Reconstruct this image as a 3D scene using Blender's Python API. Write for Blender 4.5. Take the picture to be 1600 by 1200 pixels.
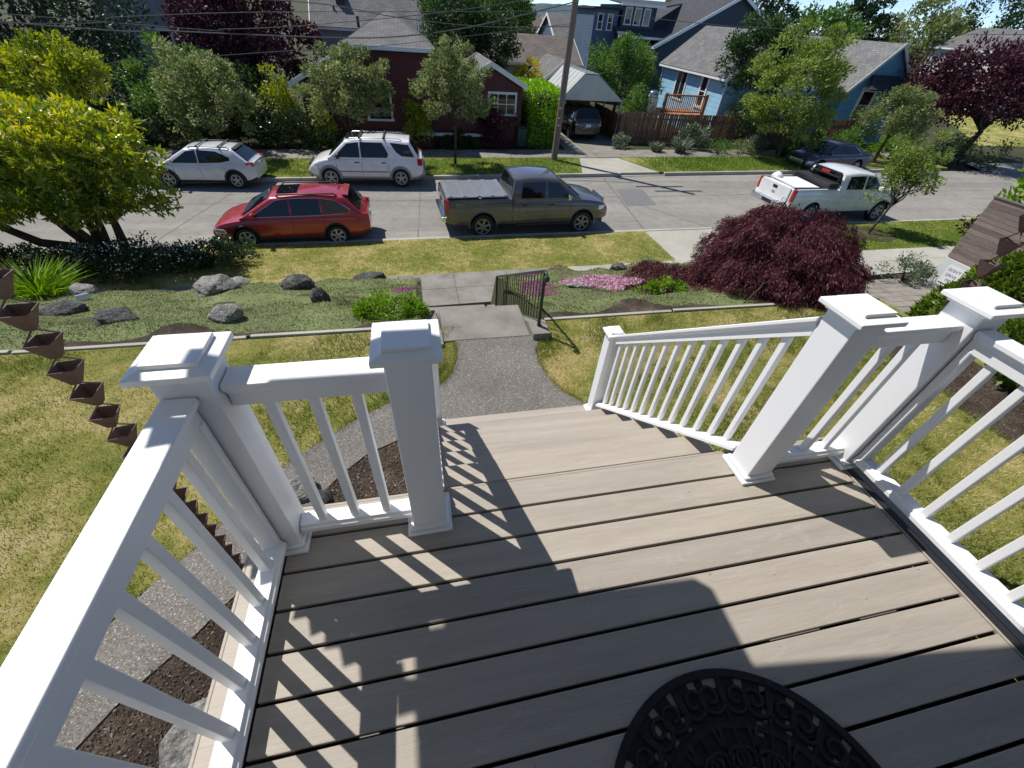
import bpy, bmesh, math, random
import numpy as np
from mathutils import Vector, Matrix

# ------------------------------------------------------------------ reset
for o in list(bpy.data.objects):
    bpy.data.objects.remove(o)
scene = bpy.context.scene
C = scene.collection
random.seed(7)
RNG = np.random.default_rng(11)
PI = math.pi
R = math.radians

# ------------------------------------------------------------------ camera
CAM = Vector((0.6631, -1.1603, 1.7365))
YAW, PITCH, ROLL, FPX = 0.2532, 0.7326, 0.0807, 646.17
fw = Vector((math.sin(YAW) * math.cos(PITCH), math.cos(YAW) * math.cos(PITCH), -math.sin(PITCH)))
rt = Vector((math.cos(YAW), -math.sin(YAW), 0))
up = rt.cross(fw)
rr = rt * math.cos(ROLL) + up * math.sin(ROLL)
uu = -rt * math.sin(ROLL) + up * math.cos(ROLL)
cd = bpy.data.cameras.new('camera')
cam = bpy.data.objects.new('camera', cd)
C.objects.link(cam)
m = Matrix((rr, uu, -fw)).transposed().to_4x4()
m.translation = CAM
cam.matrix_world = m
cd.sensor_width = 36
cd.lens = FPX / 1600 * 36
cd.clip_start = 0.05
cd.clip_end = 9000
scene.camera = cam

# ------------------------------------------------------------------ sky, sun, exposure
SUN = Vector((-0.475, 0.46, 1.0)).normalized()
w = bpy.data.worlds.new('World')
scene.world = w
w.use_nodes = True
nt = w.node_tree
sky = nt.nodes.new('ShaderNodeTexSky')
sky.sky_type = 'NISHITA'
sky.sun_disc = False
sky.sun_elevation = math.asin(SUN.z)
sky.sun_rotation = math.atan2(SUN.x, SUN.y)
sky.air_density = 0.5
sky.dust_density = 0.0
sky.ozone_density = 3.0
nt.nodes['Background'].inputs[1].default_value = 0.135
nt.links.new(sky.outputs[0], nt.nodes['Background'].inputs[0])
sd = bpy.data.lights.new('sun', 'SUN')
sd.energy = 4.5
sd.angle = R(0.4)
sd.color = (1.0, 0.955, 0.88)
so = bpy.data.objects.new('sun', sd)
so.rotation_euler = SUN.to_track_quat('Z', 'Y').to_euler()
so.location = (-20, 20, 40)
C.objects.link(so)
vs = scene.view_settings
vs.view_transform = 'Standard'
vs.look = 'None'
vs.exposure = 0.32
vs.gamma = 1.0
vs.use_curve_mapping = False
scene.cycles.max_bounces = 5
scene.cycles.transparent_max_bounces = 8

# ------------------------------------------------------------------ helpers
def link(o, parent=None):
    C.objects.link(o)
    if parent is not None:
        o.parent = parent
    return o

def tag(o, label=None, cat=None, group=None, kind=None):
    if label: o['label'] = label
    if cat: o['category'] = cat
    if group: o['group'] = group
    if kind: o['kind'] = kind
    return o

def thing(name, label, cat, loc=(0, 0, 0), rz=0.0, group=None, scale=1.0):
    o = bpy.data.objects.new(name, None)
    o.empty_display_size = 0.2
    o.location = loc
    o.rotation_euler = (0, 0, rz)
    o.scale = (scale,) * 3
    link(o)
    return tag(o, label, cat, group)

def obj_from_mesh(name, me, parent=None, mat=None):
    o = bpy.data.objects.new(name, me)
    if mat is not None:
        me.materials.clear()
        me.materials.append(mat)
    return link(o, parent)

class MB:
    """collects faces of ONE mesh"""
    def __init__(s):
        s.v = []; s.f = []
    def add(s, vs, fs):
        b = len(s.v)
        s.v += [tuple(q) for q in vs]
        s.f += [tuple(b + i for i in f) for f in fs]
        return s
    def box(s, c, d, rz=0.0, rx=0.0, ry=0.0, taper=1.0):
        x, y, z = d[0] / 2, d[1] / 2, d[2] / 2
        t = taper
        P = [(-x, -y, -z), (x, -y, -z), (x, y, -z), (-x, y, -z), (-x * t, -y * t, z), (x * t, -y * t, z), (x * t, y * t, z), (-x * t, y * t, z)]
        M = Matrix.Rotation(rz, 3, 'Z') @ Matrix.Rotation(ry, 3, 'Y') @ Matrix.Rotation(rx, 3, 'X')
        P = [M @ Vector(q) + Vector(c) for q in P]
        return s.add(P, [(0, 3, 2, 1), (4, 5, 6, 7), (0, 1, 5, 4), (1, 2, 6, 5), (2, 3, 7, 6), (3, 0, 4, 7)])
    def span(s, x0, x1, y0, y1, z0, z1):
        return s.box(((x0 + x1) / 2, (y0 + y1) / 2, (z0 + z1) / 2), (x1 - x0, y1 - y0, z1 - z0))
    def extrude(s, prof, p0, p1, upv=(0, 0, 1)):
        """profile (u across, v up) swept straight from p0 to p1, ends plumb"""
        p0 = Vector(p0); p1 = Vector(p1); upv = Vector(upv)
        d = (p1 - p0)
        side = d.cross(upv).normalized()
        n = len(prof)
        A = [p0 + side * u + upv * v for u, v in prof]
        B = [p1 + side * u + upv * v for u, v in prof]
        return s.add(A + B, [tuple(range(n - 1, -1, -1)), tuple(range(n, 2 * n))] +
                     [(i, (i + 1) % n, n + (i + 1) % n, n + i) for i in range(n)])
    def prism(s, poly, axis, a, b):
        """2D polygon extruded along an axis: axis 'y' -> poly is (x,z); 'x' -> (y,z); 'z' -> (x,y)"""
        def P(q, t):
            return {'y': (q[0], t, q[1]), 'x': (t, q[0], q[1]), 'z': (q[0], q[1], t)}[axis]
        n = len(poly)
        return s.add([P(q, a) for q in poly] + [P(q, b) for q in poly],
                     [tuple(range(n - 1, -1, -1)), tuple(range(n, 2 * n))] +
                     [(i, (i + 1) % n, n + (i + 1) % n, n + i) for i in range(n)])
    def tube(s, pts, rad, n=8, cap=True):
        pts = [Vector(q) for q in pts]
        if not hasattr(rad, '__len__'): rad = [rad] * len(pts)
        b = len(s.v); last = None
        for i, q in enumerate(pts):
            t = (pts[min(i + 1, len(pts) - 1)] - pts[max(i - 1, 0)])
            t = t.normalized() if t.length > 1e-9 else Vector((0, 0, 1))
            if last is None:
                a = t.cross(Vector((0, 0, 1)))
                if a.length < .1: a = t.cross(Vector((1, 0, 0)))
                a.normalize()
            else:
                a = (last - t * last.dot(t)).normalized()
            last = a
            c = t.cross(a)
            for k in range(n):
                an = 2 * PI * k / n
                s.v.append(tuple(q + (a * math.cos(an) + c * math.sin(an)) * rad[i]))
        m_ = len(pts)
        for i in range(m_ - 1):
            for k in range(n):
                s.f.append((b + i * n + k, b + i * n + (k + 1) % n, b + (i + 1) * n + (k + 1) % n, b + (i + 1) * n + k))
        if cap:
            s.f.append(tuple(b + k for k in range(n - 1, -1, -1)))
            s.f.append(tuple(b + (m_ - 1) * n + k for k in range(n)))
        return s
    def lathe(s, prof, n=24, axis='z', c=(0, 0, 0), close=False):
        """prof: (r, h)"""
        b = len(s.v); c = Vector(c)
        for r_, h in prof:
            for k in range(n):
                a = 2 * PI * k / n
                x, y = r_ * math.cos(a), r_ * math.sin(a)
                q = {'z': (x, y, h), 'y': (x, h, y), 'x': (h, x, y)}[axis]
                s.v.append(tuple(Vector(q) + c))
        m_ = len(prof)
        rng = range(m_) if close else range(m_ - 1)
        for i in rng:
            j = (i + 1) % m_
            for k in range(n):
                s.f.append((b + i * n + k, b + i * n + (k + 1) % n, b + j * n + (k + 1) % n, b + j * n + k))
        if not close:
            s.f.append(tuple(b + k for k in range(n)))
            s.f.append(tuple(b + (m_ - 1) * n + k for k in range(n)))
        return s
    def mesh(s, name):
        me = bpy.data.meshes.new(name)
        me.from_pydata(s.v, [], s.f)
        me.validate()
        bm = bmesh.new(); bm.from_mesh(me)
        bmesh.ops.recalc_face_normals(bm, faces=bm.faces)
        bm.to_mesh(me); bm.free()
        return me
    def build(s, name, mat, parent=None, smooth=None, bevel=0.0, seg=2):
        me = s.mesh(name)
        me.materials.append(mat)
        if smooth is not None:
            me.polygons.foreach_set('use_smooth', [True] * len(me.polygons))
            me.set_sharp_from_angle(angle=R(smooth))
        o = bpy.data.objects.new(name, me)
        link(o, parent)
        if bevel:
            md = o.modifiers.new('bevel', 'BEVEL')
            md.width = bevel; md.segments = seg; md.limit_method = 'ANGLE'; md.angle_limit = R(35)
        return o

def copy_tree(o, parent=None):
    c = o.copy()
    C.objects.link(c)
    c.parent = parent
    for ch in list(o.children):
        copy_tree(ch, c)
    return c

# ------------------------------------------------------------------ materials
def new_mat(name):
    mt = bpy.data.materials.new(name)
    mt.use_nodes = True
    t = mt.node_tree
    return mt, t, t.nodes['Principled BSDF']

def N(t, kind, **kw):
    n = t.nodes.new('ShaderNode' + kind)
    for k, v in kw.items():
        if k.startswith('_'): setattr(n, k[1:], v)
        else: n.inputs[k.replace('_', ' ')].default_value = v
    return n

def ramp(t, src, stops):
    r_ = t.nodes.new('ShaderNodeValToRGB')
    els = r_.color_ramp.elements
    while len(els) < len(stops): els.new(0.5)
    for e, (p_, c_) in zip(els, stops):
        e.position = p_
        e.color = (*c_, 1) if len(c_) == 3 else c_
    t.links.new(src, r_.inputs[0])
    return r_

def coords(t, scale=(1, 1, 1), world=True, rot=(0, 0, 0)):
    if world:
        g = t.nodes.new('ShaderNodeNewGeometry'); src = g.outputs['Position']
    else:
        g = t.nodes.new('ShaderNodeTexCoord'); src = g.outputs['Object']
    mp = t.nodes.new('ShaderNodeMapping')
    mp.inputs['Scale'].default_value = scale
    mp.inputs['Rotation'].default_value = rot
    t.links.new(src, mp.inputs[0])
    return mp.outputs[0]

def noise(t, vec, scale, detail=4, rough=.55, dist=0):
    n = N(t, 'TexNoise', Scale=scale, Detail=detail, Roughness=rough, Distortion=dist)
    t.links.new(vec, n.inputs['Vector'])
    return n.outputs[0]

def bump(t, h, bs, strength=.3, dist=.02):
    b = N(t, 'Bump', Strength=strength, Distance=dist)
    t.links.new(h, b.inputs['Height'])
    t.links.new(b.outputs[0], bs.inputs['Normal'])
    return b

def mix(t, fac, a, b, mode='MIX'):
    mx = t.nodes.new('ShaderNodeMix')
    mx.data_type = 'RGBA'; mx.blend_type = mode
    for s_, i in ((fac, 0), (a, 6), (b, 7)):
        if hasattr(s_, 'links') or hasattr(s_, 'is_output'):
            t.links.new(s_, mx.inputs[i])
        else:
            mx.inputs[i].default_value = s_ if i == 0 else (*s_, 1)
    return mx.outputs[2]

def plain(name, col, rough=.5, var=.12, scale=6, metal=0, coat=0, bumps=0, bscale=60, world=False, spec=.5):
    """a base colour with soft mottling"""
    mt, t, bs = new_mat(name)
    v = coords(t, world=world)
    n = noise(t, v, scale, 5)
    lo = tuple(c * (1 - var) for c in col); hi = tuple(min(1, c * (1 + var)) for c in col)
    r_ = ramp(t, n, [(.3, lo), (.7, hi)])
    t.links.new(r_.outputs[0], bs.inputs['Base Color'])
    bs.inputs['Roughness'].default_value = rough
    bs.inputs['Metallic'].default_value = metal
    bs.inputs['Coat Weight'].default_value = coat
    bs.inputs['Coat Roughness'].default_value = .05
    bs.inputs['Specular IOR Level'].default_value = spec
    if bumps:
        bump(t, noise(t, v, bscale, 4), bs, bumps, .01)
    return mt

def patchy(name, stops, scale=1.0, fine=30, rough=.9, bumps=.5, bscale=40, bdist=.02, finew=.35):
    """ground-like: large patches mixed with fine grain, world coordinates"""
    mt, t, bs = new_mat(name)
    v = coords(t)
    a = noise(t, v, scale, 6, .6)
    b = noise(t, v, fine, 3, .6)
    ad = N(t, 'Math', _operation='MULTIPLY_ADD'); ad.inputs[1].default_value = finew
    t.links.new(b, ad.inputs[0]); t.links.new(a, ad.inputs[2])
    sb = N(t, 'Math', _operation='SUBTRACT'); sb.inputs[1].default_value = finew / 2
    t.links.new(ad.outputs[0], sb.inputs[0])
    r_ = ramp(t, sb.outputs[0], stops)
    t.links.new(r_.outputs[0], bs.inputs['Base Color'])
    bs.inputs['Roughness'].default_value = rough
    bs.inputs['Specular IOR Level'].default_value = .25
    bump(t, noise(t, v, bscale, 5, .65), bs, bumps, bdist)
    return mt

def leafmat(name, stops, rough=.5, trans=.3, tcol=None, spec=.28):
    """per-leaf colour from the 'rnd' attribute, some light through the leaf"""
    if not any(q in name for q in ('dark', 'purple', 'maroon', 'petal', 'chip', 'conifer', 'thyme')):
        stops = [(p_, tuple(min(.7, c_ * 1.22) for c_ in cc)) for p_, cc in stops]
    mt, t, bs = new_mat(name)
    at = N(t, 'Attribute', _attribute_name='rnd')
    r_ = ramp(t, at.outputs['Fac'], stops)
    t.links.new(r_.outputs[0], bs.inputs['Base Color'])
    bs.inputs['Roughness'].default_value = rough
    bs.inputs['Specular IOR Level'].default_value = spec
    tr = t.nodes.new('ShaderNodeBsdfTranslucent')
    hs = N(t, 'HueSaturation', Saturation=1.15, Value=1.5)
    t.links.new(r_.outputs[0], hs.inputs['Color'])
    t.links.new(hs.outputs[0], tr.inputs[0])
    ms = t.nodes.new('ShaderNodeMixShader'); ms.inputs[0].default_value = trans
    out = t.nodes['Material Output']
    t.links.new(bs.outputs[0], ms.inputs[1]); t.links.new(tr.outputs[0], ms.inputs[2])
    t.links.new(ms.outputs[0], out.inputs[0])
    return mt

M = {}
# painted white rail (vinyl)
def vinyl():
    mt, t, bs = new_mat('white_vinyl')
    v = coords(t)
    n = noise(t, v, 9, 4)
    r_ = ramp(t, n, [(.25, (.785, .79, .80)), (.7, (.80, .805, .815))])
    t.links.new(r_.outputs[0], bs.inputs['Base Color'])
    bs.inputs['Roughness'].default_value = .38
    bs.inputs['Specular IOR Level'].default_value = .45
    bump(t, noise(t, v, 320, 2), bs, .04, .003)
    return mt
M['vinyl'] = vinyl()
# composite deck board: long grain along X, different tint for each board
def deckmat():
    mt, t, bs = new_mat('composite_board')
    v = coords(t, (2.2, 58, 50))
    v2 = coords(t, (.5, 9, 7))
    g1 = noise(t, v, 3.2, 6, .62, .6)
    g2 = noise(t, v2, 2.0, 4)
    spk = noise(t, coords(t), 260, 2, .7)
    oi = t.nodes.new('ShaderNodeObjectInfo')
    r1 = ramp(t, g1, [(.22, (.29, .26, .223)), (.5, (.336, .303, .262)), (.78, (.375, .34, .296))])
    r2 = ramp(t, g2, [(.3, (.88, .87, .85)), (.7, (1.06, 1.05, 1.04))])
    c = mix(t, 1.0, r1.outputs[0], r2.outputs[0], 'MULTIPLY')
    ro = ramp(t, oi.outputs['Random'], [(0, (.90, .90, .91)), (1, (1.08, 1.07, 1.05))])
    c = mix(t, 1.0, c, ro.outputs[0], 'MULTIPLY')
    rs = ramp(t, spk, [(.24, (.55, .52, .5)), (.33, (1, 1, 1))])
    c = mix(t, .35, c, rs.outputs[0], 'MULTIPLY')
    # scuffs: pale dry smears
    sc = noise(t, coords(t, (3, 9, 3), rot=(0, 0, .7)), 1.6, 6, .75, 1.2)
    rsc = ramp(t, sc, [(.56, (0, 0, 0)), (.76, (.3, .3, .3))])
    c = mix(t, rsc.outputs[0], c, (.52, .49, .44))
    t.links.new(c, bs.inputs['Base Color'])
    rg = ramp(t, g2, [(.3, (.5,) * 3), (.7, (.66,) * 3)])
    t.links.new(rg.outputs[0], bs.inputs['Roughness'])
    bs.inputs['Specular IOR Level'].default_value = .4
    bump(t, g1, bs, .35, .002)
    return mt
M['deck'] = deckmat()
M['dark'] = plain('dark_gap', (.02, .018, .016), .9)
M['blackplastic'] = plain('black_plastic', (.018, .018, .02), .5, .2)
M['rubber'] = plain('black_rubber', (.007, .007, .009), .62, .3, 20, bumps=.2, bscale=120, spec=.3)
M['tyre'] = plain('tyre_rubber', (.018, .018, .019), .8, .25, 20)
M['rust'] = plain('brown_painted_metal', (.12, .07, .055), .55, .3, 14, bumps=.15, bscale=90)
M['iron'] = plain('dark_green_iron', (.012, .028, .018), .4, .3, 20)
def lawnmat(name, dry):
    mt, t, bs = new_mat(name)
    v = coords(t)
    a = noise(t, v, .9, 6, .65, .3)
    b = noise(t, v, 5.5, 5, .65)
    c = noise(t, v, 55, 3, .7)
    ad = N(t, 'Math', _operation='MULTIPLY_ADD'); ad.inputs[1].default_value = .55
    t.links.new(b, ad.inputs[0]); t.links.new(a, ad.inputs[2])
    ad2 = N(t, 'Math', _operation='MULTIPLY_ADD'); ad2.inputs[1].default_value = .30
    t.links.new(c, ad2.inputs[0]); t.links.new(ad.outputs[0], ad2.inputs[2])
    sb = N(t, 'Math', _operation='MULTIPLY'); sb.inputs[1].default_value = .56
    t.links.new(ad2.outputs[0], sb.inputs[0])
    s_ = dry
    r_ = ramp(t, sb.outputs[0], [(.36 + s_, (.07, .11, .018)), (.45 + s_, (.15, .18, .035)), (.52 + s_, (.25, .245, .065)), (.58 + s_, (.39, .33, .14)), (.67 + s_, (.48, .40, .22))])
    t.links.new(r_.outputs[0], bs.inputs['Base Color'])
    bs.inputs['Roughness'].default_value = .95
    bs.inputs['Specular IOR Level'].default_value = .15
    bump(t, noise(t, v, 90, 4, .7), bs, .8, .03)
    return mt
M['lawn'] = lawnmat('dry_lawn', -.008)
M['strip'] = lawnmat('strip_lawn', -.005)
M['farlawn'] = lawnmat('green_lawn', .075)
M['ground'] = patchy('ground_soil', [(.3, (.03, .035, .014)), (.5, (.05, .055, .02)), (.7, (.07, .06, .035))], .5)
M['mulch'] = patchy('bark_mulch', [(.25, (.028, .020, .014)), (.45, (.068, .050, .037)), (.6, (.105, .08, .06)), (.76, (.20, .16, .12))], 3, 90, .95, 1.0, 70, .04, .9)
def aggregate():
    mt, t, bs = new_mat('exposed_aggregate')
    v = coords(t)
    vo = N(t, 'TexVoronoi', Scale=130); t.links.new(v, vo.inputs['Vector'])
    hs = t.nodes.new('ShaderNodeSeparateColor'); t.links.new(vo.outputs['Color'], hs.inputs[0])
    r_ = ramp(t, hs.outputs[0], [(0, (.10, .092, .082)), (.4, (.155, .144, .13)), (.7, (.195, .182, .165)), (.94, (.24, .225, .205)), (.99, (.46, .44, .41))])
    a = noise(t, v, 1.3, 6, .6)
    r2 = ramp(t, a, [(.3, (.72, .71, .69)), (.7, (1.08, 1.06, 1.04))])
    c = mix(t, 1, r_.outputs[0], r2.outputs[0], 'MULTIPLY')
    t.links.new(c, bs.inputs['Base Color'])
    bs.inputs['Roughness'].default_value = .85
    bump(t, vo.outputs['Distance'], bs, .7, .008)
    return mt
M['aggregate'] = aggregate()
M['concrete'] = patchy('weathered_concrete', [(.25, (.15, .138, .12)), (.5, (.215, .20, .175)), (.72, (.27, .255, .225))], 2.2, 60, .9, .35, 90, .01)
M['concrete_pale'] = patchy('pale_concrete', [(.25, (.29, .275, .235)), (.5, (.365, .35, .30)), (.72, (.42, .40, .345))], .9, 70, .9, .25, 90, .008)
def roadmat():
    mt, t, bs = new_mat('worn_chipseal')
    v = coords(t)
    a = noise(t, v, .35, 6, .6, .4); b = noise(t, v, 3.0, 6, .7); c = noise(t, v, 45, 3, .7)
    r1 = ramp(t, a, [(.3, (.23, .22, .198)), (.55, (.27, .257, .233)), (.75, (.305, .293, .267))])
    r2 = ramp(t, b, [(.28, (.78, .77, .76)), (.5, (.97, .97, .97)), (.75, (1.1, 1.1, 1.1))])
    r3 = ramp(t, c, [(.3, (.72, .72, .72)), (.7, (1.2, 1.2, 1.2))])
    q = mix(t, 1, r1.outputs[0], r2.outputs[0], 'MULTIPLY')
    q = mix(t, 1, q, r3.outputs[0], 'MULTIPLY')
    # long oily wear along the traffic direction
    d = noise(t, coords(t, (.05, 1.0, 1)), 1.1, 5, .6)
    r4 = ramp(t, d, [(.35, (.84, .84, .85)), (.65, (1.06, 1.06, 1.05))])
    q = mix(t, 1, q, r4.outputs[0], 'MULTIPLY')
    t.links.new(q, bs.inputs['Base Color'])
    bs.inputs['Roughness'].default_value = .9
    bs.inputs['Specular IOR Level'].default_value = .25
    bump(t, c, bs, .35, .012)
    return mt
M['road'] = roadmat()
M['tar'] = plain('tar_seal', (.13, .125, .12), .8, .3, 8, world=True)
M['patch'] = plain('road_patch', (.15, .15, .15), .9, .2, 12, world=True, bumps=.3)
M['rock_dark'] = patchy('dark_rock', [(.3, (.04, .042, .042)), (.5, (.09, .09, .088)), (.68, (.17, .165, .155)), (.8, (.32, .30, .27))], 5, 40, .9, 1.0, 22, .05, .6)
M['rock_pale'] = patchy('pale_rock', [(.25, (.09, .087, .08)), (.45, (.21, .205, .19)), (.65, (.34, .33, .31)), (.8, (.46, .44, .41))], 5, 40, .9, 1.0, 22, .05, .6)
M['bark'] = patchy('bark', [(.3, (.035, .026, .02)), (.5, (.075, .056, .043)), (.7, (.13, .10, .08))], 6, 60, .95, 1.0, 40, .02)
def woodmat(name, lo, hi, ax=(1.5, 20, 20), world=False):
    mt, t, bs = new_mat(name)
    v = coords(t, ax, world=world)
    g = noise(t, v, 2.0, 6, .65, .5)
    oi = t.nodes.new('ShaderNodeObjectInfo')
    r_ = ramp(t, g, [(.25, lo), (.75, hi)])
    ro = ramp(t, oi.outputs['Random'], [(0, (.68, .66, .66)), (1, (1.25, 1.2, 1.15))])
    t.links.new(mix(t, 1, r_.outputs[0], ro.outputs[0], 'MULTIPLY'), bs.inputs['Base Color'])
    bs.inputs['Roughness'].default_value = .75
    bump(t, g, bs, .3, .004)
    return mt
M['fence_brown'] = woodmat('fence_wood', (.13, .07, .042), (.23, .13, .078), (14, 14, 1.2), True)
M['slat'] = woodmat('weathered_slat', (.125, .098, .085), (.23, .185, .16), (18, 1.1, 18))
M['polewood'] = woodmat('pole_wood', (.10, .08, .065), (.19, .155, .125), (20, 20, 1.0))
M['deckwood'] = woodmat('cedar', (.26, .11, .05), (.40, .19, .09))
def sidings(name, col, pitch=.16, axis=2, rough=.6):
    mt, t, bs = new_mat(name)
    v = coords(t)
    sx = t.nodes.new('ShaderNodeSeparateXYZ'); t.links.new(v, sx.inputs[0])
    dv = N(t, 'Math', _operation='DIVIDE'); dv.inputs[1].default_value = pitch
    t.links.new(sx.outputs[axis], dv.inputs[0])
    fr = N(t, 'Math', _operation='FRACT'); t.links.new(dv.outputs[0], fr.inputs[0])
    a = noise(t, v, 1.5, 5)
    r_ = ramp(t, a, [(.3, tuple(c * .85 for c in col)), (.7, tuple(c * 1.1 for c in col))])
    e = ramp(t, fr.outputs[0], [(0, (.62,) * 3), (.1, (1,) * 3), (1, (1,) * 3)])
    t.links.new(mix(t, 1, r_.outputs[0], e.outputs[0], 'MULTIPLY'), bs.inputs['Base Color'])
    bs.inputs['Roughness'].default_value = rough
    iv = N(t, 'Math', _operation='SUBTRACT'); iv.inputs[0].default_value = 1
    t.links.new(fr.outputs[0], iv.inputs[1])
    bump(t, iv.outputs[0], bs, .8, .02)
    return mt
M['side_red'] = sidings('red_siding', (.105, .018, .02), .12)
M['side_blue'] = sidings('light_blue_siding', (.27, .50, .68), .26)
M['side_teal'] = sidings('teal_blue_siding', (.12, .33, .45), .2)
M['side_navy'] = sidings('navy_siding', (.03, .042, .065), .2)
M['side_grey'] = sidings('grey_siding', (.30, .32, .35), .35, 0)
M['side_mid'] = sidings('blue_grey_siding', (.075, .11, .17), .2)
M['side_lilac'] = sidings('lilac_siding', (.40, .36, .68), .2)
M['side_tan'] = sidings('tan_siding', (.34, .30, .25), .2)
def shingle(name, col):
    mt, t, bs = new_mat(name)
    v = coords(t, world=False)
    tc = t.nodes.new('ShaderNodeUVMap')
    b = N(t, 'TexBrick', Scale=1.0)
    b.offset = .5
    b.inputs['Color1'].default_value = (*col, 1)
    b.inputs['Color2'].default_value = (*[c * .72 for c in col], 1)
    b.inputs['Mortar'].default_value = (*[c * .4 for c in col], 1)
    b.inputs['Mortar Size'].default_value = .012
    b.inputs['Brick Width'].default_value = .32
    b.inputs['Row Height'].default_value = .15
    t.links.new(tc.outputs[0], b.inputs['Vector'])
    n = noise(t, coords(t), 1.4, 5)
    r_ = ramp(t, n, [(.3, (.78,) * 3), (.7, (1.15,) * 3)])
    t.links.new(mix(t, 1, b.outputs[0], r_.outputs[0], 'MULTIPLY'), bs.inputs['Base Color'])
    bs.inputs['Roughness'].default_value = .9
    bump(t, b.outputs['Fac'], bs, -.5, .02)
    return mt
M['roof_grey'] = shingle('grey_shingle', (.165, .162, .16))
M['roof_pale'] = shingle('pale_shingle', (.19, .19, .185))
M['roof_dark'] = shingle('dark_shingle', (.055, .06, .068))
M['roof_brown'] = shingle('brown_shingle', (.17, .14, .125))
M['trim'] = plain('white_trim', (.74, .75, .74), .5, .06, 3)
M['trim_cream'] = plain('cream_trim', (.62, .62, .56), .55, .06, 3)
def glassmat(name, col=(.012, .014, .018), rough=.04):
    mt, t, bs = new_mat(name)
    bs.inputs['Base Color'].default_value = (*col, 1)
    bs.inputs['Roughness'].default_value = rough
    bs.inputs['Specular IOR Level'].default_value = .6
    v = coords(t)
    bump(t, noise(t, v, 1.2, 2), bs, .04, .05)
    return mt
M['glass'] = glassmat('dark_window_glass')
M['carglass'] = glassmat('car_glass', (.006, .008, .011), .03)
M['chrome'] = plain('chrome', (.72, .73, .74), .14, .05, 10, 1.0)
M['alloy'] = plain('alloy_wheel', (.46, .46, .47), .4, .08, 20, .3)
M['alloy_mid'] = plain('mid_alloy', (.26, .26, .27), .4, .1, 20, .3)
M['alloy_dark'] = plain('dark_alloy', (.05, .05, .055), .45, .1, 20, .6)
M['steel'] = plain('brushed_steel', (.5, .5, .5), .35, .1, 12, .9)
M['redlamp'] = plain('red_lens', (.42, .012, .012), .12, .1, 30, coat=.6)
M['lamp'] = plain('clear_lens', (.62, .64, .66), .1, .15, 30, .35, coat=.6)
M['plate'] = plain('licence_plate', (.6, .62, .62), .5, .1, 60)
def paint(name, col, metal=.35, rough=.32):
    mt, t, bs = new_mat(name)
    v = coords(t, world=False)
    n = noise(t, v, 2.2, 5)
    r_ = ramp(t, n, [(.3, tuple(c * .9 for c in col)), (.7, tuple(min(1, c * 1.08) for c in col))])
    t.links.new(r_.outputs[0], bs.inputs['Base Color'])
    bs.inputs['Metallic'].default_value = metal
    bs.inputs['Roughness'].default_value = rough
    bs.inputs['Coat Weight'].default_value = 1.0
    bs.inputs['Coat Roughness'].default_value = .04
    # road dust low down
    d = ramp(t, noise(t, v, 14, 5, .7), [(.45, (.3,) * 3), (.75, (.45,) * 3)])
    t.links.new(d.outputs[0], bs.inputs['Roughness'])
    return mt
M['p_red'] = paint('red_paint', (.34, .012, .02), .15)
M['p_grey'] = paint('grey_paint', (.10, .10, .105), .25)
M['p_white'] = paint('white_paint', (.74, .75, .74), 0)
M['p_silver'] = paint('silver_white_paint', (.62, .65, .66), .1)
M['p_navy'] = paint('navy_paint', (.012, .018, .05), .35)
M['p_black'] = paint('black_paint', (.02, .021, .026), .3)
M['clad_grey'] = plain('grey_cladding', (.27, .29, .28), .6, .1, 8)
M['clad_dark'] = plain('dark_cladding', (.028, .028, .028), .65, .2, 8)
M['tonneau'] = plain('silver_tonneau', (.34, .35, .37), .35, .1, 4, .6)
# ================================================================== THE SETTING
def sm(t):
    t = min(1.0, max(0.0, t)); return t * t * (3 - 2 * t)
def lerp(a, b, t): return a + (b - a) * t
def near_curb(x): return 12.16 + .033 * x
def far_curb(x): return 18.6 + .063 * x
def drive_z(y): return -3.87 + max(0.0, 8.2 - y) * .1
def hgt(x, y):
    if .60 < x < 2.21 and 3.2 < y < 7.9:
        return max(-4.12, -1.75 - max(0, y - 3.6) * .66)
    if y <= 7.7:
        z = float(np.interp(y, [3.45, 3.8, 7.0, 7.7], [-1.42, -1.5, -2.64, -3.9]))
        t = sm((x - 7.8) / 2.6)
        z = z * (1 - t) + min(z, drive_z(y) - .03) * t
        return z
    if y < 22: return -4.12
    return -4.12 + .22 * sm((y - 22) / 1.5)

def sheet(name, poly, z, mat, thick=.0, parent=None, kind='structure'):
    mb = MB()
    if thick: mb.prism(poly, 'z', z - thick, z)
    else: mb.add([(x, y, z) for x, y in poly], [tuple(range(len(poly)))])
    o = mb.build(name, mat, parent)
    if parent is None: tag(o, kind=kind)
    return o

def grid(name, xs, ys, fn, mat, parent=None, smooth=True):
    vs_ = [(x, y, fn(x, y)) for y in ys for x in xs]
    n = len(xs)
    fs = [(j * n + i, j * n + i + 1, (j + 1) * n + i + 1, (j + 1) * n + i) for j in range(len(ys) - 1) for i in range(n - 1)]
    me = bpy.data.meshes.new(name)
    me.from_pydata(vs_, [], fs)
    me.materials.append(mat)
    if smooth: me.polygons.foreach_set('use_smooth', [True] * len(fs))
    return link(bpy.data.objects.new(name, me), parent)

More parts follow.
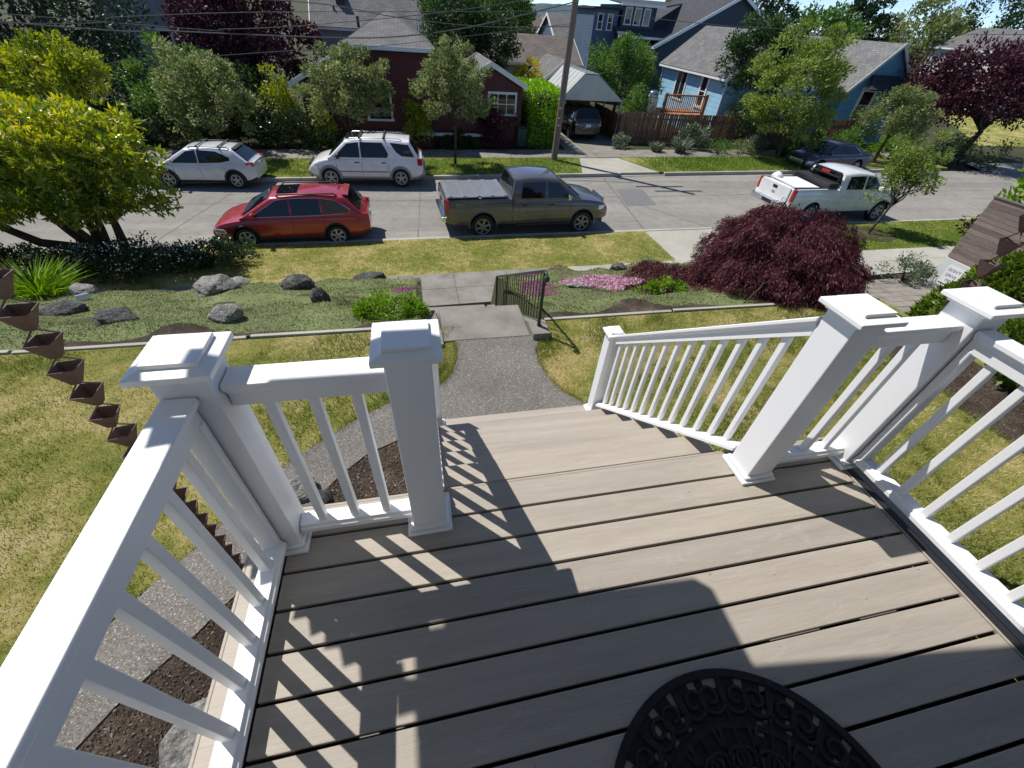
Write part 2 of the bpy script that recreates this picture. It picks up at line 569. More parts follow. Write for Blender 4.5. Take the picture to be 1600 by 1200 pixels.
xs = [.599, .601, 2.209, 2.211, -3000, -1200, -500, -200, -90, -50, -30, -20] + list(np.arange(-16, 20.01, .5)) + [25, 30, 40, 55, 80, 130, 300, 700, 1500, 3000]
ys = [-60, -25, -10, -4, 0, 2, 3, 3.45] + list(np.arange(3.6, 7.71, .2)) + [7.75, 9, 12, 16, 20, 22, 22.5, 23, 23.6, 28, 40, 70, 130, 300, 800, 2000, 4500]
ys = sorted(set(round(float(y), 3) for y in ys))
g = grid('ground', sorted(float(x) for x in xs), ys, hgt, M['ground'])
tag(g, kind='structure')

# --- yard level (z about -1.4)
PATH = [(.98, 3.10), (.98, 2.75), (.88, 2.47), (.72, 2.27), (.17, 2.08), (-.22, 1.83), (-.54, 1.56), (-.80, 1.32), (-1.10, .84), (-1.38, .50), (-1.52, .30), (-1.72, -.05), (-1.95, -.6), (-2.1, -1.6), (-2.15, -3.5),
        (-1.65, -3.5), (-1.6, -1.3), (-1.45, -.42), (-1.28, -.18), (-1.03, .06), (-.80, .34), (-.55, .72), (-.36, 1.05), (-.20, 1.25), (0.02, 1.45), (.27, 1.56), (.62, 1.60), (2.33, 1.60), (2.28, 1.78), (2.08, 2.01), (1.97, 2.29), (1.93, 2.55), (1.96, 2.78), (2.06, 3.02), (2.06, 3.10)]
MULCH = [(2.33, 1.6), (-.1, 1.6), (-1.0, 1.0), (-1.7, .1), (-2.0, -3.5), (-.05, -3.5), (-.05, .1), (2.33, .1)]
MULCH_R = [(6.86, 3.42), (6.62, 2.6), (6.75, 1.9), (6.84, 1.5), (6.68, 1.1), (6.72, .5), (6.5, -.4), (6.3, -3.0), (7.85, -3.0), (7.85, 3.42)]
tag(sheet('lawn', [(-16, -8), (8.0, -8), (8.0, 3.44), (-16, 3.44)], -1.412, M['lawn']), kind='structure')
tag(sheet('mulch_bed', MULCH, -1.406, M['mulch']), kind='structure')
tag(sheet('mulch_bed', MULCH_R, -1.405, M['mulch']), kind='structure')
tag(sheet('path', PATH, -1.394, M['aggregate'], .06), kind='structure')
# concrete edging along the top of the planted slope, in lengths
ed = thing('garden_edging', 'low pale concrete edging between dry lawn and planted slope', 'edging', (0, 0, -1.42))
for k, (x0, x1) in enumerate([(-9, -6.4), (-6.38, -3.9), (-3.88, -1.5), (-1.48, .78), (2.24, 4.2), (4.22, 6.5)]):
    MB().box(((x0 + x1) / 2, 3.47 + (.02 if k % 2 else 0), .008), (x1 - x0 - .02, .055, .045), rz=.006 * (-1) ** k).build('edging_length', M['concrete_pale'], ed, bevel=.008)

# --- garden steps down to the pavement
st = thing('garden_steps', 'cracked concrete garden steps leading down to the pavement', 'steps', (1.45, 3.1, -1.42))
def in_loc(mb, name, mat, **k):
    o = mb.build(name, mat, st, **k)
    o.location = (-1.45, -3.1, 1.42); return o
mb = MB(); mb.span(.84, 1.96, 3.10, 3.86, -1.62, -1.385); in_loc(mb, 'landing', M['concrete'], bevel=.012)
for k in range(12):
    y0 = 3.865 + k * .29; z = -1.385 - (k + 1) * .19
    mb = MB(); mb.span(.86, 1.95, y0, y0 + .285, z - .35, z); in_loc(mb, 'step', M['concrete'], bevel=.012)
mb = MB(); mb.span(.70, 2.12, 7.345, 7.93, -4.0, -3.858); in_loc(mb, 'lower_landing', M['concrete'], bevel=.01)
# cheek walls: right one carries the handrail
def cheek(x0, x1, off):
    mb = MB()
    prof = [(3.0, -1.5), (3.0, -1.30 + off), (3.30, -1.30 + off), (6.7, -3.12 + off), (6.7, -3.7), (5.0, -3.2)]
    mb.prism(prof, 'x', x0, x1); return mb
in_loc(cheek(1.97, 2.20, .0), 'cheek_wall', M['concrete'], bevel=.012)
in_loc(cheek(.62, .835, -.06), 'cheek_wall', M['concrete'], bevel=.012)

# --- planted slope sheet
def bumps_(x, y):
    return .07 * math.sin(1.9 * x + .7 * math.sin(2.3 * y)) * math.sin(2.6 * y + 1.1 * x) + .04 * math.sin(5.1 * x + 2 * y) * math.sin(6.3 * y - 1.3 * x)
def slope_z(x, y):
    e = sm((y - 3.5) / .4) * (1 if y < 7 else sm((7.6 - y) / .6))
    if x > 2.2: e *= 1 + 1.6 * sm((y - 5.8) / 1.1)
    return hgt(x, y) + .02 + e * (.045 + bumps_(x, y))
M['cover'] = patchy('thyme_mat', [(.24, (.12, .095, .075)), (.34, (.17, .14, .095)), (.41, (.14, .16, .07)), (.55, (.16, .20, .075)), (.68, (.22, .25, .115)), (.8, (.29, .28, .17))], 1.5, 35, .95, .9, 60, .03, .5)
def soil_z(x, y): return slope_z(x, y) + .012 - .03 * sm((y - (3.62 + .10 * math.sin(2.1 * x) + .08 * math.sin(5.3 * x + 1))) / .12)
for (xa, xb) in ((-11, .62), (2.2, 9.5)):
    o = grid('soil_strip', [float(v) for v in np.arange(xa, xb - .3, .1)], [float(v) for v in np.arange(3.5, 4.15, .06)], soil_z, M['mulch'])
    tag(o, kind='structure')
    o = grid('planted_slope', [float(v) for v in np.arange(xa, xb + .01, .12)], [float(v) for v in np.arange(3.5, 7.66, .12)], slope_z, M['cover'])
    tag(o, kind='structure')

# --- street level
def strip_poly(fa, fb, x0, x1, n=12):
    X = np.linspace(x0, x1, n)
    return [(float(x), fa(float(x))) for x in X] + [(float(x), fb(float(x))) for x in X[::-1]]
tag(sheet('road', strip_poly(near_curb, far_curb, -70, 36) , -4.0, M['road']), kind='structure')
tag(sheet('road', [(36, near_curb(36)), (120, 16), (120, 26), (46, 26.5), (60, 48), (80, 80), (66, 80), (48, 48), (38, 26), (36, far_curb(36))], -4.0, M['road']), kind='structure')
# repaired patch and cracks sealed with tar
tag(sheet('road_patch', [(9.2, 15.2), (10.6, 15.3), (10.9, 17.4), (9.6, 17.3)], -3.996, M['patch']), kind='structure')
def crack(pts, wd=.035):
    mb = MB(); L_ = []
    for i, q in enumerate(pts):
        a = Vector(pts[max(i - 1, 0)]); b = Vector(pts[min(i + 1, len(pts) - 1)])
        d = (b - a).normalized(); s_ = Vector((-d.y, d.x)) * wd * (.6 + .8 * random.random()) / 2
        L_.append((Vector(q) + s_, Vector(q) - s_))
    vs_ = []
    for a, b in L_: vs_ += [(a.x, a.y, -3.9955), (b.x, b.y, -3.9955)]
    mb.add(vs_, [(2 * i, 2 * i + 1, 2 * i + 3, 2 * i + 2) for i in range(len(pts) - 1)])
    return tag(mb.build('road_joint', M['tar']), kind='structure')
def wob(a, b, n=16, amp=.05):
    return [(lerp(a[0], b[0], i / n) + random.uniform(-amp, amp), lerp(a[1], b[1], i / n) + random.uniform(-amp, amp)) for i in range(n + 1)]
crack(wob((-7.2, 11.95), (-5.9, 18.2), amp=.015), .03)
crack(wob((8.8, 12.5), (9.6, 19.0), amp=.02), .05)
crack(wob((9.3, 16.0), (11.8, 12.7), amp=.05), .03)
crack(wob((0.6, 12.3), (0.9, 18.5), amp=.02), .03)
crack(wob((17.5, 12.8), (18.5, 19.6), amp=.02), .03)
crack(wob((-30, 15.0), (34, 17.2), 60, .03), .03)

# kerbs, in lengths, with drop for the driveway
def kerb_run(name, label, fn, dirn, spans, low=()):
    t_ = thing(name, label, 'kerb', (0, fn(0), -4.0))
    for x0, x1 in spans:
        n = max(1, int((x1 - x0) / 2.4))
        for i in range(n):
            a = lerp(x0, x1, i / n); b = lerp(x0, x1, (i + 1) / n) - .012
            dr = any(l0 - .1 <= a <= l1 for l0, l1 in low)
            h = .03 if dr else .145
            ya, yb = fn(a), fn(b)
            pr = [(a, ya), (b, yb), (b, yb + dirn * .15), (a, ya + dirn * .15)]
            o = MB().prism(pr, 'z', -.2, h).build('kerb_stone', M['concrete_pale'], t_, bevel=.015)
            o.location = (0, -fn(0), 0)
    return t_
kerb_run('kerb', 'pale concrete kerb along the near side of the street', near_curb, -1, [(-18, 36)], [(9.2, 13.4)])
kerb_run('kerb', 'pale concrete kerb along the far side of the street', far_curb, 1, [(-16, 30)], [(8.6, 12.8)])
# near parking strip (lawn), driveway apron, near pavement in slabs
nk = lambda x: near_curb(x) - .15
sw1 = lambda x: 9.62 + .033 * x
sw0 = lambda x: 7.95 + .033 * x
tag(sheet('lawn_strip', strip_poly(sw1, nk, -60, 8.6), -3.86, M['strip'], .2), kind='structure')
tag(sheet('lawn_strip', [(13.6, sw1(13.6)), (60, sw1(60)), (60, nk(60)), (12.6, nk(12.6))], -3.86, M['farlawn'], .2), kind='structure')
tag(sheet('driveway_apron', [(8.6, sw1(8.6)), (13.6, sw1(13.6)), (12.6, nk(12.6)), (8.6, nk(8.6))], -3.875, M['concrete_pale'], .2), kind='structure')
pv = tag(sheet('pavement', strip_poly(sw0, sw1, -60, 60), -3.875, M['concrete'], .15), kind='structure')
for i in range(-12, 24):
    a = i * 1.5; b = a + 1.488
    for j in range(2):
        f0 = lambda x: lerp(sw0(x), sw1(x), j / 2 + .004); f1 = lambda x: lerp(sw0(x), sw1(x), (j + 1) / 2 - .004)
        mb = MB().prism([(a, f0(a)), (b, f0(b)), (b, f1(b)), (a, f1(a))], 'z', -3.9, -3.852 + .003 * ((i * 7 + j * 3) % 3))
        mb.build('paving_slab', M['concrete_pale'] if i > 2 else M['concrete'], pv)
# far strip, pavement, driveway
fk = lambda x: far_curb(x) + .15
fs1 = lambda x: 21.45 + .06 * x
fs2 = lambda x: 23.1 + .06 * x
tag(sheet('lawn_strip', [(-60, fk(-60)), (8.6, fk(8.6)), (9.35, fs1(9.35)), (-60, fs1(-60))], -3.85, M['farlawn'], .2), kind='structure')
tag(sheet('lawn_strip', [(12.8, fk(12.8)), (33, fk(33)), (33, fs1(33)), (11.6, fs1(11.6))], -3.85, M['farlawn'], .2), kind='structure')
fd = tag(sheet('driveway', [(8.6, fk(8.6)), (12.8, fk(12.8)), (11.6, fs1(11.6)), (9.35, fs1(9.35))], -3.87, M['concrete_pale'], .2), kind='structure')
fp = tag(sheet('pavement', strip_poly(fs1, fs2, -60, 34), -3.872, M['concrete'], .15), kind='structure')
for i in range(-8, 17):
    a = i * 1.5; b = a + 1.485
    mb = MB().prism([(a, fs1(a) + .01), (b, fs1(b) + .01), (b, fs2(b) - .01), (a, fs2(a) - .01)], 'z', -3.9, -3.846 + .004 * (i % 3))
    mb.build('paving_slab', M['concrete'], fp)
tag(sheet('driveway', [(9.1, 23.7), (12.9, 23.85), (13.3, 34), (9.6, 34)], -3.86, M['concrete'], .1), kind='structure')
tag(sheet('lawn_strip', [(44, 27.2), (120, 27.2), (120, 70), (84, 70), (62, 47)], -3.87, M['strip'], .1), kind='structure')
# soil ring under the young tree on the near strip
tag(sheet('mulch_ring', [(17.8 + .95 * math.cos(a), 11.55 + .75 * math.sin(a)) for a in np.linspace(0, 6.1, 20)], -3.852, M['mulch']), kind='structure')
tag(sheet('mulch_bed', [(15.1, 7.3), (16.4, 7.2), (16.6, 8.45), (15.4, 8.35)], -3.85, M['mulch']), kind='structure')

# --- paver driveway beside the house: brick pavers one by one
pd_ = tag(bpy.data.objects.new('paver_driveway', None), kind='structure')
link(pd_)
o = grid('paver_bed', [float(v) for v in np.linspace(10.4, 16.4, 4)], [float(v) for v in np.linspace(-3, 8.15, 12)], lambda x, y: drive_z(y) - .012, plain('joint_sand', (.13, .11, .085), .95, .2, 20, world=True), pd_)
pm = bpy.data.meshes.new('paver')
_t = MB().box((0, 0, -.02), (.585, .285, .06)); pm = _t.mesh('paver')
mt_pav = patchy('grey_paver', [(.25, (.17, .155, .135)), (.5, (.235, .215, .185)), (.75, (.29, .27, .235))], 2.2, 60, .9, .3, 80, .006)
pm.materials.append(mt_pav)
sl = math.atan(.1); cnt = 0
for j in range(0, 20):
    y = 8.0 - j * .30
    for i in range(0, 11):
        x = 11.4 + i * .60 + (.30 if j % 2 else 0)
        if x > 16.2 or x < 11.0: continue
        if j > 6 and (x < 11.3): continue
        q = link(bpy.data.objects.new('paver', pm), pd_)
        q.location = (x, y, drive_z(y) + random.uniform(-.003, .004)); q.rotation_euler = (-sl, 0, random.uniform(-.008, .008))
        cnt += 1

# --- far hills
def ridge(name, x0, x1, y, z0, h, seed, mat):
    rnd = np.random.default_rng(seed)
    X = np.linspace(x0, x1, 160)
    ph = rnd.uniform(0, 6, 6)
    H = h * (.6 + .25 * np.sin(X / (x1 - x0) * 9 + ph[0]) + .12 * np.sin(X / (x1 - x0) * 31 + ph[1])) + rnd.uniform(0, h * .10, 160)
    vs_ = []; 
    for i, x in enumerate(X):
        vs_ += [(x, y - h * 3, z0), (x, y - h * .8, z0 + H[i] * .7), (x, y, z0 + H[i]), (x, y + h * 4, z0)]
    fs = []
    for i in range(159):
        for k in range(3): fs.append((4 * i + k, 4 * i + 4 + k, 4 * i + 5 + k, 4 * i + 1 + k))
    o = MB().add(vs_, fs).build(name, mat)
    return tag(o, kind='structure')
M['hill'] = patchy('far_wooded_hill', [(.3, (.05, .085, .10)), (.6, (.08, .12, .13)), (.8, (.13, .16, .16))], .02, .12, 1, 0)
ridge('hills', -900, 3400, 2300, -6, 46, 3, M['hill'])
# ================================================================== DECK
PB = .1445
deck = tag(bpy.data.objects.new('deck', None), kind='structure'); link(deck)
for k in range(0, 13):
    y1 = -k * PB - (.006 if k else 0); y0 = -(k + 1) * PB + .006
    MB().span(.004, 2.796, y0, y1, -.025, 0).build('deck_board', M['deck'], deck, bevel=.0035)
MB().span(2.8135, 2.852, -1.9, -.22, -.02, .0022).build('edge_flashing', M['blackplastic'], deck)
for x0, x1 in ((-.145, -.008), (2.853, 2.965), (2.802, 2.813)):
    MB().span(x0, x1, -1.9, -.001, -.025, .0015).build('border_board', M['deck'], deck, bevel=.0035)
for i in range(7):
    x = .1 + i * .43
    MB().span(x, x + .04, -1.86, -.01, -.21, -.027).build('joist', M['dark'], deck)
MB().span(-.16, -.147, -1.9, .0, -.235, -.004).build('fascia', M['deck'], deck, bevel=.003)
MB().span(2.966, 2.98, -1.9, .0, -.235, -.004).build('fascia', M['deck'], deck, bevel=.003)
MB().span(-.16, 2.98, .002, .016, -.235, -.004).build('fascia', M['deck'], deck, bevel=.003)
MB().span(-.10, 2.9, -1.9, -.05, -1.40, -.24).build('skirting', plain('skirting', (.16, .15, .14), .8), deck)
# stairs
stairs = tag(bpy.data.objects.new('porch_stairs', None), kind='structure'); link(stairs)
RUN, RISE = .26, .20
for k in range(1, 7):
    yf = .02 + RUN * k; z = -RISE * k
    MB().span(.62, 2.32, yf - .128, yf + .012, z - .025, z).build('tread_board', M['deck'], stairs, bevel=.004)
    MB().span(.62, 2.32, yf - .272, yf - .134, z - .025, z).build('tread_board', M['deck'], stairs, bevel=.004)
    MB().span(.63, 2.31, yf - RUN - .006, yf - RUN + .008, z - .0, z + RISE - .027).build('riser', M['deck'], stairs)
MB().span(.63, 2.31, .02 + RUN * 6 - .012, .02 + RUN * 6 + .002, -1.40, -1.226).build('riser', M['deck'], stairs)
for x in (.59, 2.32):
    pr = [(.018, -.24), (.018, -.03)]
    for k in range(1, 7): pr += [(.02 + RUN * (k - 1), -RISE * k - .03), (.02 + RUN * k, -RISE * k - .03)]
    pr += [(1.58, -1.41), (1.30, -1.41)]
    MB().prism(pr, 'x', x, x + .028).build('stringer', M['deck'], stairs)

# railing posts: column, base trim, two-step cap
def make_post(name, label, x, y, z, h, wd, cap, grp, base=True):
    p_ = thing(name, label, 'railing post', (x, y, z), 0, grp)
    a = wd / 2
    MB().span(-a, a, -a, a, .012, h).build('column', M['vinyl'], p_, bevel=.005)
    if base:
        b_ = wd / 2 + .026
        MB().span(-b_, b_, -b_, b_, 0, .022).build('base_trim', M['vinyl'], p_, bevel=.006)
        b_ -= .012
        MB().span(-b_, b_, -b_, b_, .0225, .045).build('base_moulding', M['vinyl'], p_, bevel=.009, seg=3)
    c_ = cap / 2
    # neck moulding, slab with sloping shoulders, raised centre
    cp = MB().span(-c_ * .80, c_ * .80, -c_ * .80, c_ * .80, h - .002, h + .014).build('cap_moulding', M['vinyl'], p_, bevel=.006)
    mb = MB(); t = c_ * .68
    lo, mi, hi = h + .0145, h + .034, h + .043
    mb.add([(-c_, -c_, lo), (c_, -c_, lo), (c_, c_, lo), (-c_, c_, lo), (-c_, -c_, mi), (c_, -c_, mi), (c_, c_, mi), (-c_, c_, mi), (-t, -t, hi), (t, -t, hi), (t, t, hi), (-t, t, hi)],
           [(3, 2, 1, 0), (0, 1, 5, 4), (1, 2, 6, 5), (2, 3, 7, 6), (3, 0, 4, 7), (4, 5, 9, 8), (5, 6, 10, 9), (6, 7, 11, 10), (7, 4, 8, 11), (8, 9, 10, 11)])
    cp2 = mb.build('cap', M['vinyl'], p_, bevel=.003)
    MB().span(-t, t, -t, t, hi - .002, hi + .014).build('cap_top', M['vinyl'], cp2, bevel=.003)
    return p_
G1 = 'white railing posts of the porch'
make_post('railing_post', 'white square railing post at the left corner of the porch, two rails meeting it', -.005, -.12, 0, .955, .14, .205, G1)
make_post('railing_post', 'white square railing post on the left side of the porch stairs, flat cap half shaded', .595, -.12, 0, .955, .14, .205, G1)
make_post('railing_post', 'white square railing post at the head of the sloping stair rail on the right', 2.262, -.12, 0, .955, .14, .205, G1)
make_post('railing_post', 'white square railing post at the right corner of the porch beside the paver driveway', 2.868, -.12, 0, .955, .14, .205, G1)
make_post('newel_post', 'short white newel post at the foot of the right stair rail', 2.215, 1.50, -1.2, .93, .108, .155, G1)
make_post('newel_post', 'short white newel post at the foot of the left stair rail, mostly hidden', .66, 1.50, -1.2, .93, .108, .155, G1)

TOP = [(-.043, .898), (.043, .898), (.0455, .893), (.0455, .876), (.037, .870), (.034, .858), (.027, .853), (.027, .802), (-.027, .802), (-.027, .853), (-.034, .858), (-.037, .870), (-.0455, .876), (-.0455, .893)]
BOT = [(-.041, .058), (.041, .058), (.041, .082), (.034, .088), (.030, .102), (-.030, .102), (-.034, .088), (-.041, .082)]
def panel(name, label, p0, p1, spots, grp='white baluster railing panels', dz=0.0, bw=.033, strip=False):
    """rail panel from p0 to p1 (deck-level points); spots = distance fractions of the balusters"""
    p0 = Vector(p0); p1 = Vector(p1)
    t_ = thing(name, label, 'railing', p0, 0, grp)
    q1 = p1 - p0
    MB().extrude([(u, v + dz) for u, v in TOP], (0, 0, 0), q1).build('top_rail', M['vinyl'], t_, bevel=.002)
    MB().extrude([(u, v + dz) for u, v in BOT], (0, 0, 0), q1).build('bottom_rail', M['vinyl'], t_, bevel=.002)
    bm_ = MB().box((0, 0, (.096 + .81) / 2 + dz), (bw, bw, .81 - .096))
    if strip: MB().box((0, -.018, .455), (.062, .034, .72)).build('mounting_strip', M['vinyl'], t_, bevel=.006)
    flat = Vector((q1.x, q1.y, 0)); rz = math.atan2(flat.y, flat.x)
    me = bm_.mesh('baluster'); me.materials.append(M['vinyl'])
    for s_ in spots:
        b = link(bpy.data.objects.new('baluster', me), t_)
        b.location = q1 * s_; b.rotation_euler = (0, 0, rz)
        md = b.modifiers.new('bevel', 'BEVEL'); md.width = .004; md.segments = 2
    return t_
def spread(L_, first, step, n): return [(first + step * i) / L_ for i in range(n)]
panel('porch_railing', 'short white railing panel of three balusters between the two left posts', (.068, -.113, 0), (.523, -.113, 0), spread(.455, .09, .13, 3))
panel('porch_railing', 'short white railing panel of balusters between the two right posts', (2.335, -.113, 0), (2.795, -.113, 0), spread(.46, .09, .13, 3))
panel('porch_railing', 'long white railing panel running back along the left edge of the porch', (-.022, -.195, 0), (-.022, -1.85, 0), spread(1.655, .11, .125, 12), strip=True)
panel('porch_railing', 'long white railing panel running back along the right edge of the porch', (2.862, -.195, 0), (2.862, -1.85, 0), spread(1.655, .11, .125, 12), strip=True)
SL = -1.155 / 1.50
def stair_rail(x, label):
    y0, y1 = -.045, 1.445
    panel('stair_railing', label, (x, y0, .02), (x, y1, .02 + SL * (y1 - y0)), spread(y1 - y0, .10, .108, 13), dz=-.005, bw=.030)
stair_rail(2.225, 'sloping white stair railing of thin balusters on the right of the stairs')
stair_rail(.63, 'sloping white stair railing on the left, behind the middle post')

# ------------------------------------------------------------------ house front and porch roof (above and behind the camera)
hs = thing('house', 'grey house front with porch roof behind and above the porch deck', 'house', (1.4, -2.0, -1.42))
def hpart(mb, name, mat, **k):
    o = mb.build(name, mat, hs, **k); o.location = (-1.4, 2.0, 1.42); return o
M['housewall'] = sidings('own_house_siding', (.34, .36, .37), .15)
hpart(MB().span(-4, 8, -2.2, -1.95, -1.42, 3.6), 'wall', M['housewall'])
HR = 3.2
hpart(MB().prism([(-.90, -2.3), (.15, -2.3), (.15, .875), (-.38, .905), (-.90, .915)], 'z', HR, HR + .12), 'porch_roof', M['trim'])
hpart(MB().prism([(.151, -2.3), (4.0, -2.3), (4.0, .26), (1.3, .41), (.151, .55)], 'z', HR, HR + .12), 'porch_roof', M['trim'])
hpart(MB().span(-1.01, -.905, -2.3, .88, HR + .0, HR + .12), 'gutter', M['trim'])
hpart(MB().span(4.0, 4.12, -2.3, .6, HR + .0, HR + .12), 'gutter', M['trim'])

# ------------------------------------------------------------------ doormat: half round, cast scrolls
mat_o = thing('doormat', 'half round black rubber doormat with cast scroll pattern on the deck', 'doormat', (1.49, -1.39, .004), R(-9))
RM = .485
def arc_flat(mb, r0, r1, z0, z1, a0=0, a1=PI, n=40):
    vs_ = []
    for i in range(n + 1):
        a = lerp(a0, a1, i / n); c_, s_ = math.cos(a), math.sin(a)
        vs_ += [(r0 * c_, r0 * s_, z0), (r1 * c_, r1 * s_, z0), (r1 * c_, r1 * s_, z1), (r0 * c_, r0 * s_, z1)]
    fs = []
    for i in range(n):
        for k in range(4): fs.append((4 * i + k, 4 * i + (k + 1) % 4, 4 * i + 4 + (k + 1) % 4, 4 * i + 4 + k))
    fs += [(0, 1, 2, 3), (4 * n + 3, 4 * n + 2, 4 * n + 1, 4 * n)]
    return mb.add(vs_, fs)
mb = MB(); arc_flat(mb, RM - .028, RM, 0, .012); mb.build('rim', M['rubber'], mat_o, bevel=.003)
mb = MB(); arc_flat(mb, .315, .335, .001, .010); mb.build('inner_ring', M['rubber'], mat_o, bevel=.002)
mb = MB(); arc_flat(mb, .10, .12, .001, .010); mb.build('inner_ring', M['rubber'], mat_o, bevel=.002)
mb = MB().span(-RM, RM, -.022, .0, 0, .012); mb.build('front_bar', M['rubber'], mat_o, bevel=.003)
for i in range(9):
    a = PI * i / 8
    if 0 < i < 8:
        r0, r1 = .12, RM - .028
        MB().box((math.cos(a) * (r0 + r1) / 2, math.sin(a) * (r0 + r1) / 2, .005), (r1 - r0, .012, .009), rz=a).build('spoke', M['rubber'], mat_o)
def spiral(turn=2.2, r0=.046, flip=1):
    pts = []
    for i in range(22):
        u = i / 21; a = u * turn * 2 * PI * .62
        r_ = r0 * (1 - .78 * u)
        pts.append((r_ * math.cos(a), flip * r_ * math.sin(a), .0055))
    # tail
    tail = [(r0 * 1.0, -flip * r0 * k, .0055) for k in (1.5, 1.1, .7, .35)]
    return MB().tube(tail + pts, .0085, 6).mesh('scroll')
sp = {}
for flip in (1, -1):
    for r0 in (.052, .062):
        me = spiral(2.2, r0, flip); me.materials.append(M['rubber'])
        me.polygons.foreach_set('use_smooth', [True] * len(me.polygons)); sp[(flip, r0)] = me
for i in range(8):
    for sgn in (-1, 1):
        for rad, r0, off in ((.402, .052, .098), (.235, .062, .12)):
            a = PI * (i + .5) / 8 + sgn * off * .115 / rad * 2.9 * (1.0 if r0 == .052 else 1)
            q = link(bpy.data.objects.new('scroll', sp[(sgn, r0)]), mat_o)
            if r0 == .062: q.scale = (.95, .95, 1)
            q.location = (rad * math.cos(a), rad * math.sin(a), 0); q.rotation_euler = (0, 0, a + (PI / 2 if sgn > 0 else -PI / 2))
# thin rubber web that leaves small openings
mb = MB()
rw = random.Random(4)
for i in range(48):
    for j in range(9):
        if (j in (3, 6, 8) and i % 3 == (j % 2) and rw.random() < .75) or rw.random() < .03: continue
        arc_flat(mb, .10 + j * .041, .141 + j * .041, .0005, .004, PI * i / 48, PI * (i + 1) / 48, 1)
tag(mb.build('web', M['rubber'], mat_o), kind='stuff')

# ------------------------------------------------------------------ rain chains of square cups
def cup_mesh(s_=.046, b_=.015, h=.082):
    mb = MB(); t = .0022
    o_ = [(-s_, -s_, 0), (s_, -s_, 0), (s_, s_, 0), (-s_, s_, 0), (-b_, -b_, -h), (b_, -b_, -h), (b_, b_, -h), (-b_, b_, -h)]
    i_ = [(-s_ + t, -s_ + t, 0), (s_ - t, -s_ + t, 0), (s_ - t, s_ - t, 0), (-s_ + t, s_ - t, 0), (-b_ + t, -b_ + t, -h + t), (b_ - t, -b_ + t, -h + t), (b_ - t, b_ - t, -h + t), (-b_ + t, b_ - t, -h + t)]
    mb.add(o_ + i_, [(0, 1, 5, 4), (1, 2, 6, 5), (2, 3, 7, 6), (3, 0, 4, 7), (7, 6, 5, 4), (9, 8, 12, 13), (10, 9, 13, 14), (11, 10, 14, 15), (8, 11, 15, 12), (12, 13, 14, 15),
                     (0, 8, 9, 1), (1, 9, 10, 2), (2, 10, 11, 3), (3, 11, 8, 0)])
    return mb.mesh('cup')
cupm = cup_mesh(); cupm.materials.append(M['rust'])
lk = MB()
lk.tube([(-.044, -.044, -.006), (-.024, -.024, .02), (-.005, -.005, .045), (0, 0, .058)], .0036, 5)
lk.tube([(.044, .044, -.006), (.024, .024, .02), (.005, .005, .045), (0, 0, .058)], .0036, 5)
lkm = lk.mesh('hanger'); lkm.materials.append(M['rust'])
def rain_chain(label, x, y, z0, z1, step=.132, rz=0.0):
    t_ = thing('rain_chain', label, 'rain chain', (x, y, z0), rz, 'rain chains of brown square cups')
    n = int((z1 - z0) / step)
    for i in range(n):
        q = link(bpy.data.objects.new('cup', cupm), t_)
        q.location = (0, 0, .12 + i * step); q.rotation_euler = (random.uniform(-.10, .10), random.uniform(-.10, .10), random.uniform(-.14, .14))
        h = link(bpy.data.objects.new('hanger', lkm), q)
    return t_
rain_chain('brown rain chain of square metal cups hanging left of the porch', -.78, .44, -1.40, 3.2, rz=R(4))
rain_chain('brown rain chain of square metal cups hanging right of the porch by the hedge', 3.86, .46, -1.40, 3.2, rz=R(8))

# ------------------------------------------------------------------ iron handrail on the garden steps
hr = thing('iron_handrail', 'dark green iron handrail with thin balusters beside the garden steps', 'handrail', (2.08, 3.18, -1.30))
SI = -1.62 / 3.0
def hz(y): return SI * y
for y, r_ in ((0, .018), (3.0, .016), (2.05, .012)):
    MB().box((0, y, hz(y) + .375), (r_ * 2, r_ * 2, .76)).build('post', M['iron'], hr)
MB().tube([(0, -.10, .70), (0, -.07, .765), (0, .0, .775), (0, 3.0, hz(3.0) + .755), (0, 3.06, hz(3.0) + .70)], .017, 8).build('top_rail', M['iron'], hr, smooth=60)
MB().box((0, 1.5, hz(1.5) + .10), (.022, 3.0 / math.cos(math.atan(SI)), .012), rx=math.atan(SI)).build('bottom_rail', M['iron'], hr)
bme = MB().box((0, 0, .425), (.011, .011, .66)).mesh('baluster'); bme.materials.append(M['iron'])
for i in range(1, 22):
    y = 3.0 * i / 22
    b = link(bpy.data.objects.new('baluster', bme), hr); b.location = (0, y, hz(y))
MB().lathe([(.001, -.03), (.035, -.026), (.045, 0), (.035, .026), (.001, .03)], 12, 'x', (0, -.09, .72)).build('scroll_end', M['iron'], hr, smooth=60)
# ================================================================== VEGETATION
def quads(name, V, rnd, mat, parent=None, tri=False):
    """V: (n,4,3) or (n,3,3) array -> one mesh with a per-face random attribute"""
    V = np.asarray(V, dtype=np.float32); n, k = V.shape[:2]
    me = bpy.data.meshes.new(name)
    me.vertices.add(n * k); me.loops.add(n * k); me.polygons.add(n)
    me.vertices.foreach_set('co', V.reshape(-1))
    me.loops.foreach_set('vertex_index', np.arange(n * k, dtype=np.int32))
    me.polygons.foreach_set('loop_start', np.arange(n, dtype=np.int32) * k)
    at = me.attributes.new('rnd', 'FLOAT', 'FACE')
    at.data.foreach_set('value', np.clip(np.asarray(rnd, dtype=np.float32), 0, 1))
    me.update(calc_edges=True)
    me.materials.append(mat)
    return link(bpy.data.objects.new(name, me), parent)

def unit(v): return v / np.maximum(np.linalg.norm(v, axis=-1, keepdims=True), 1e-9)

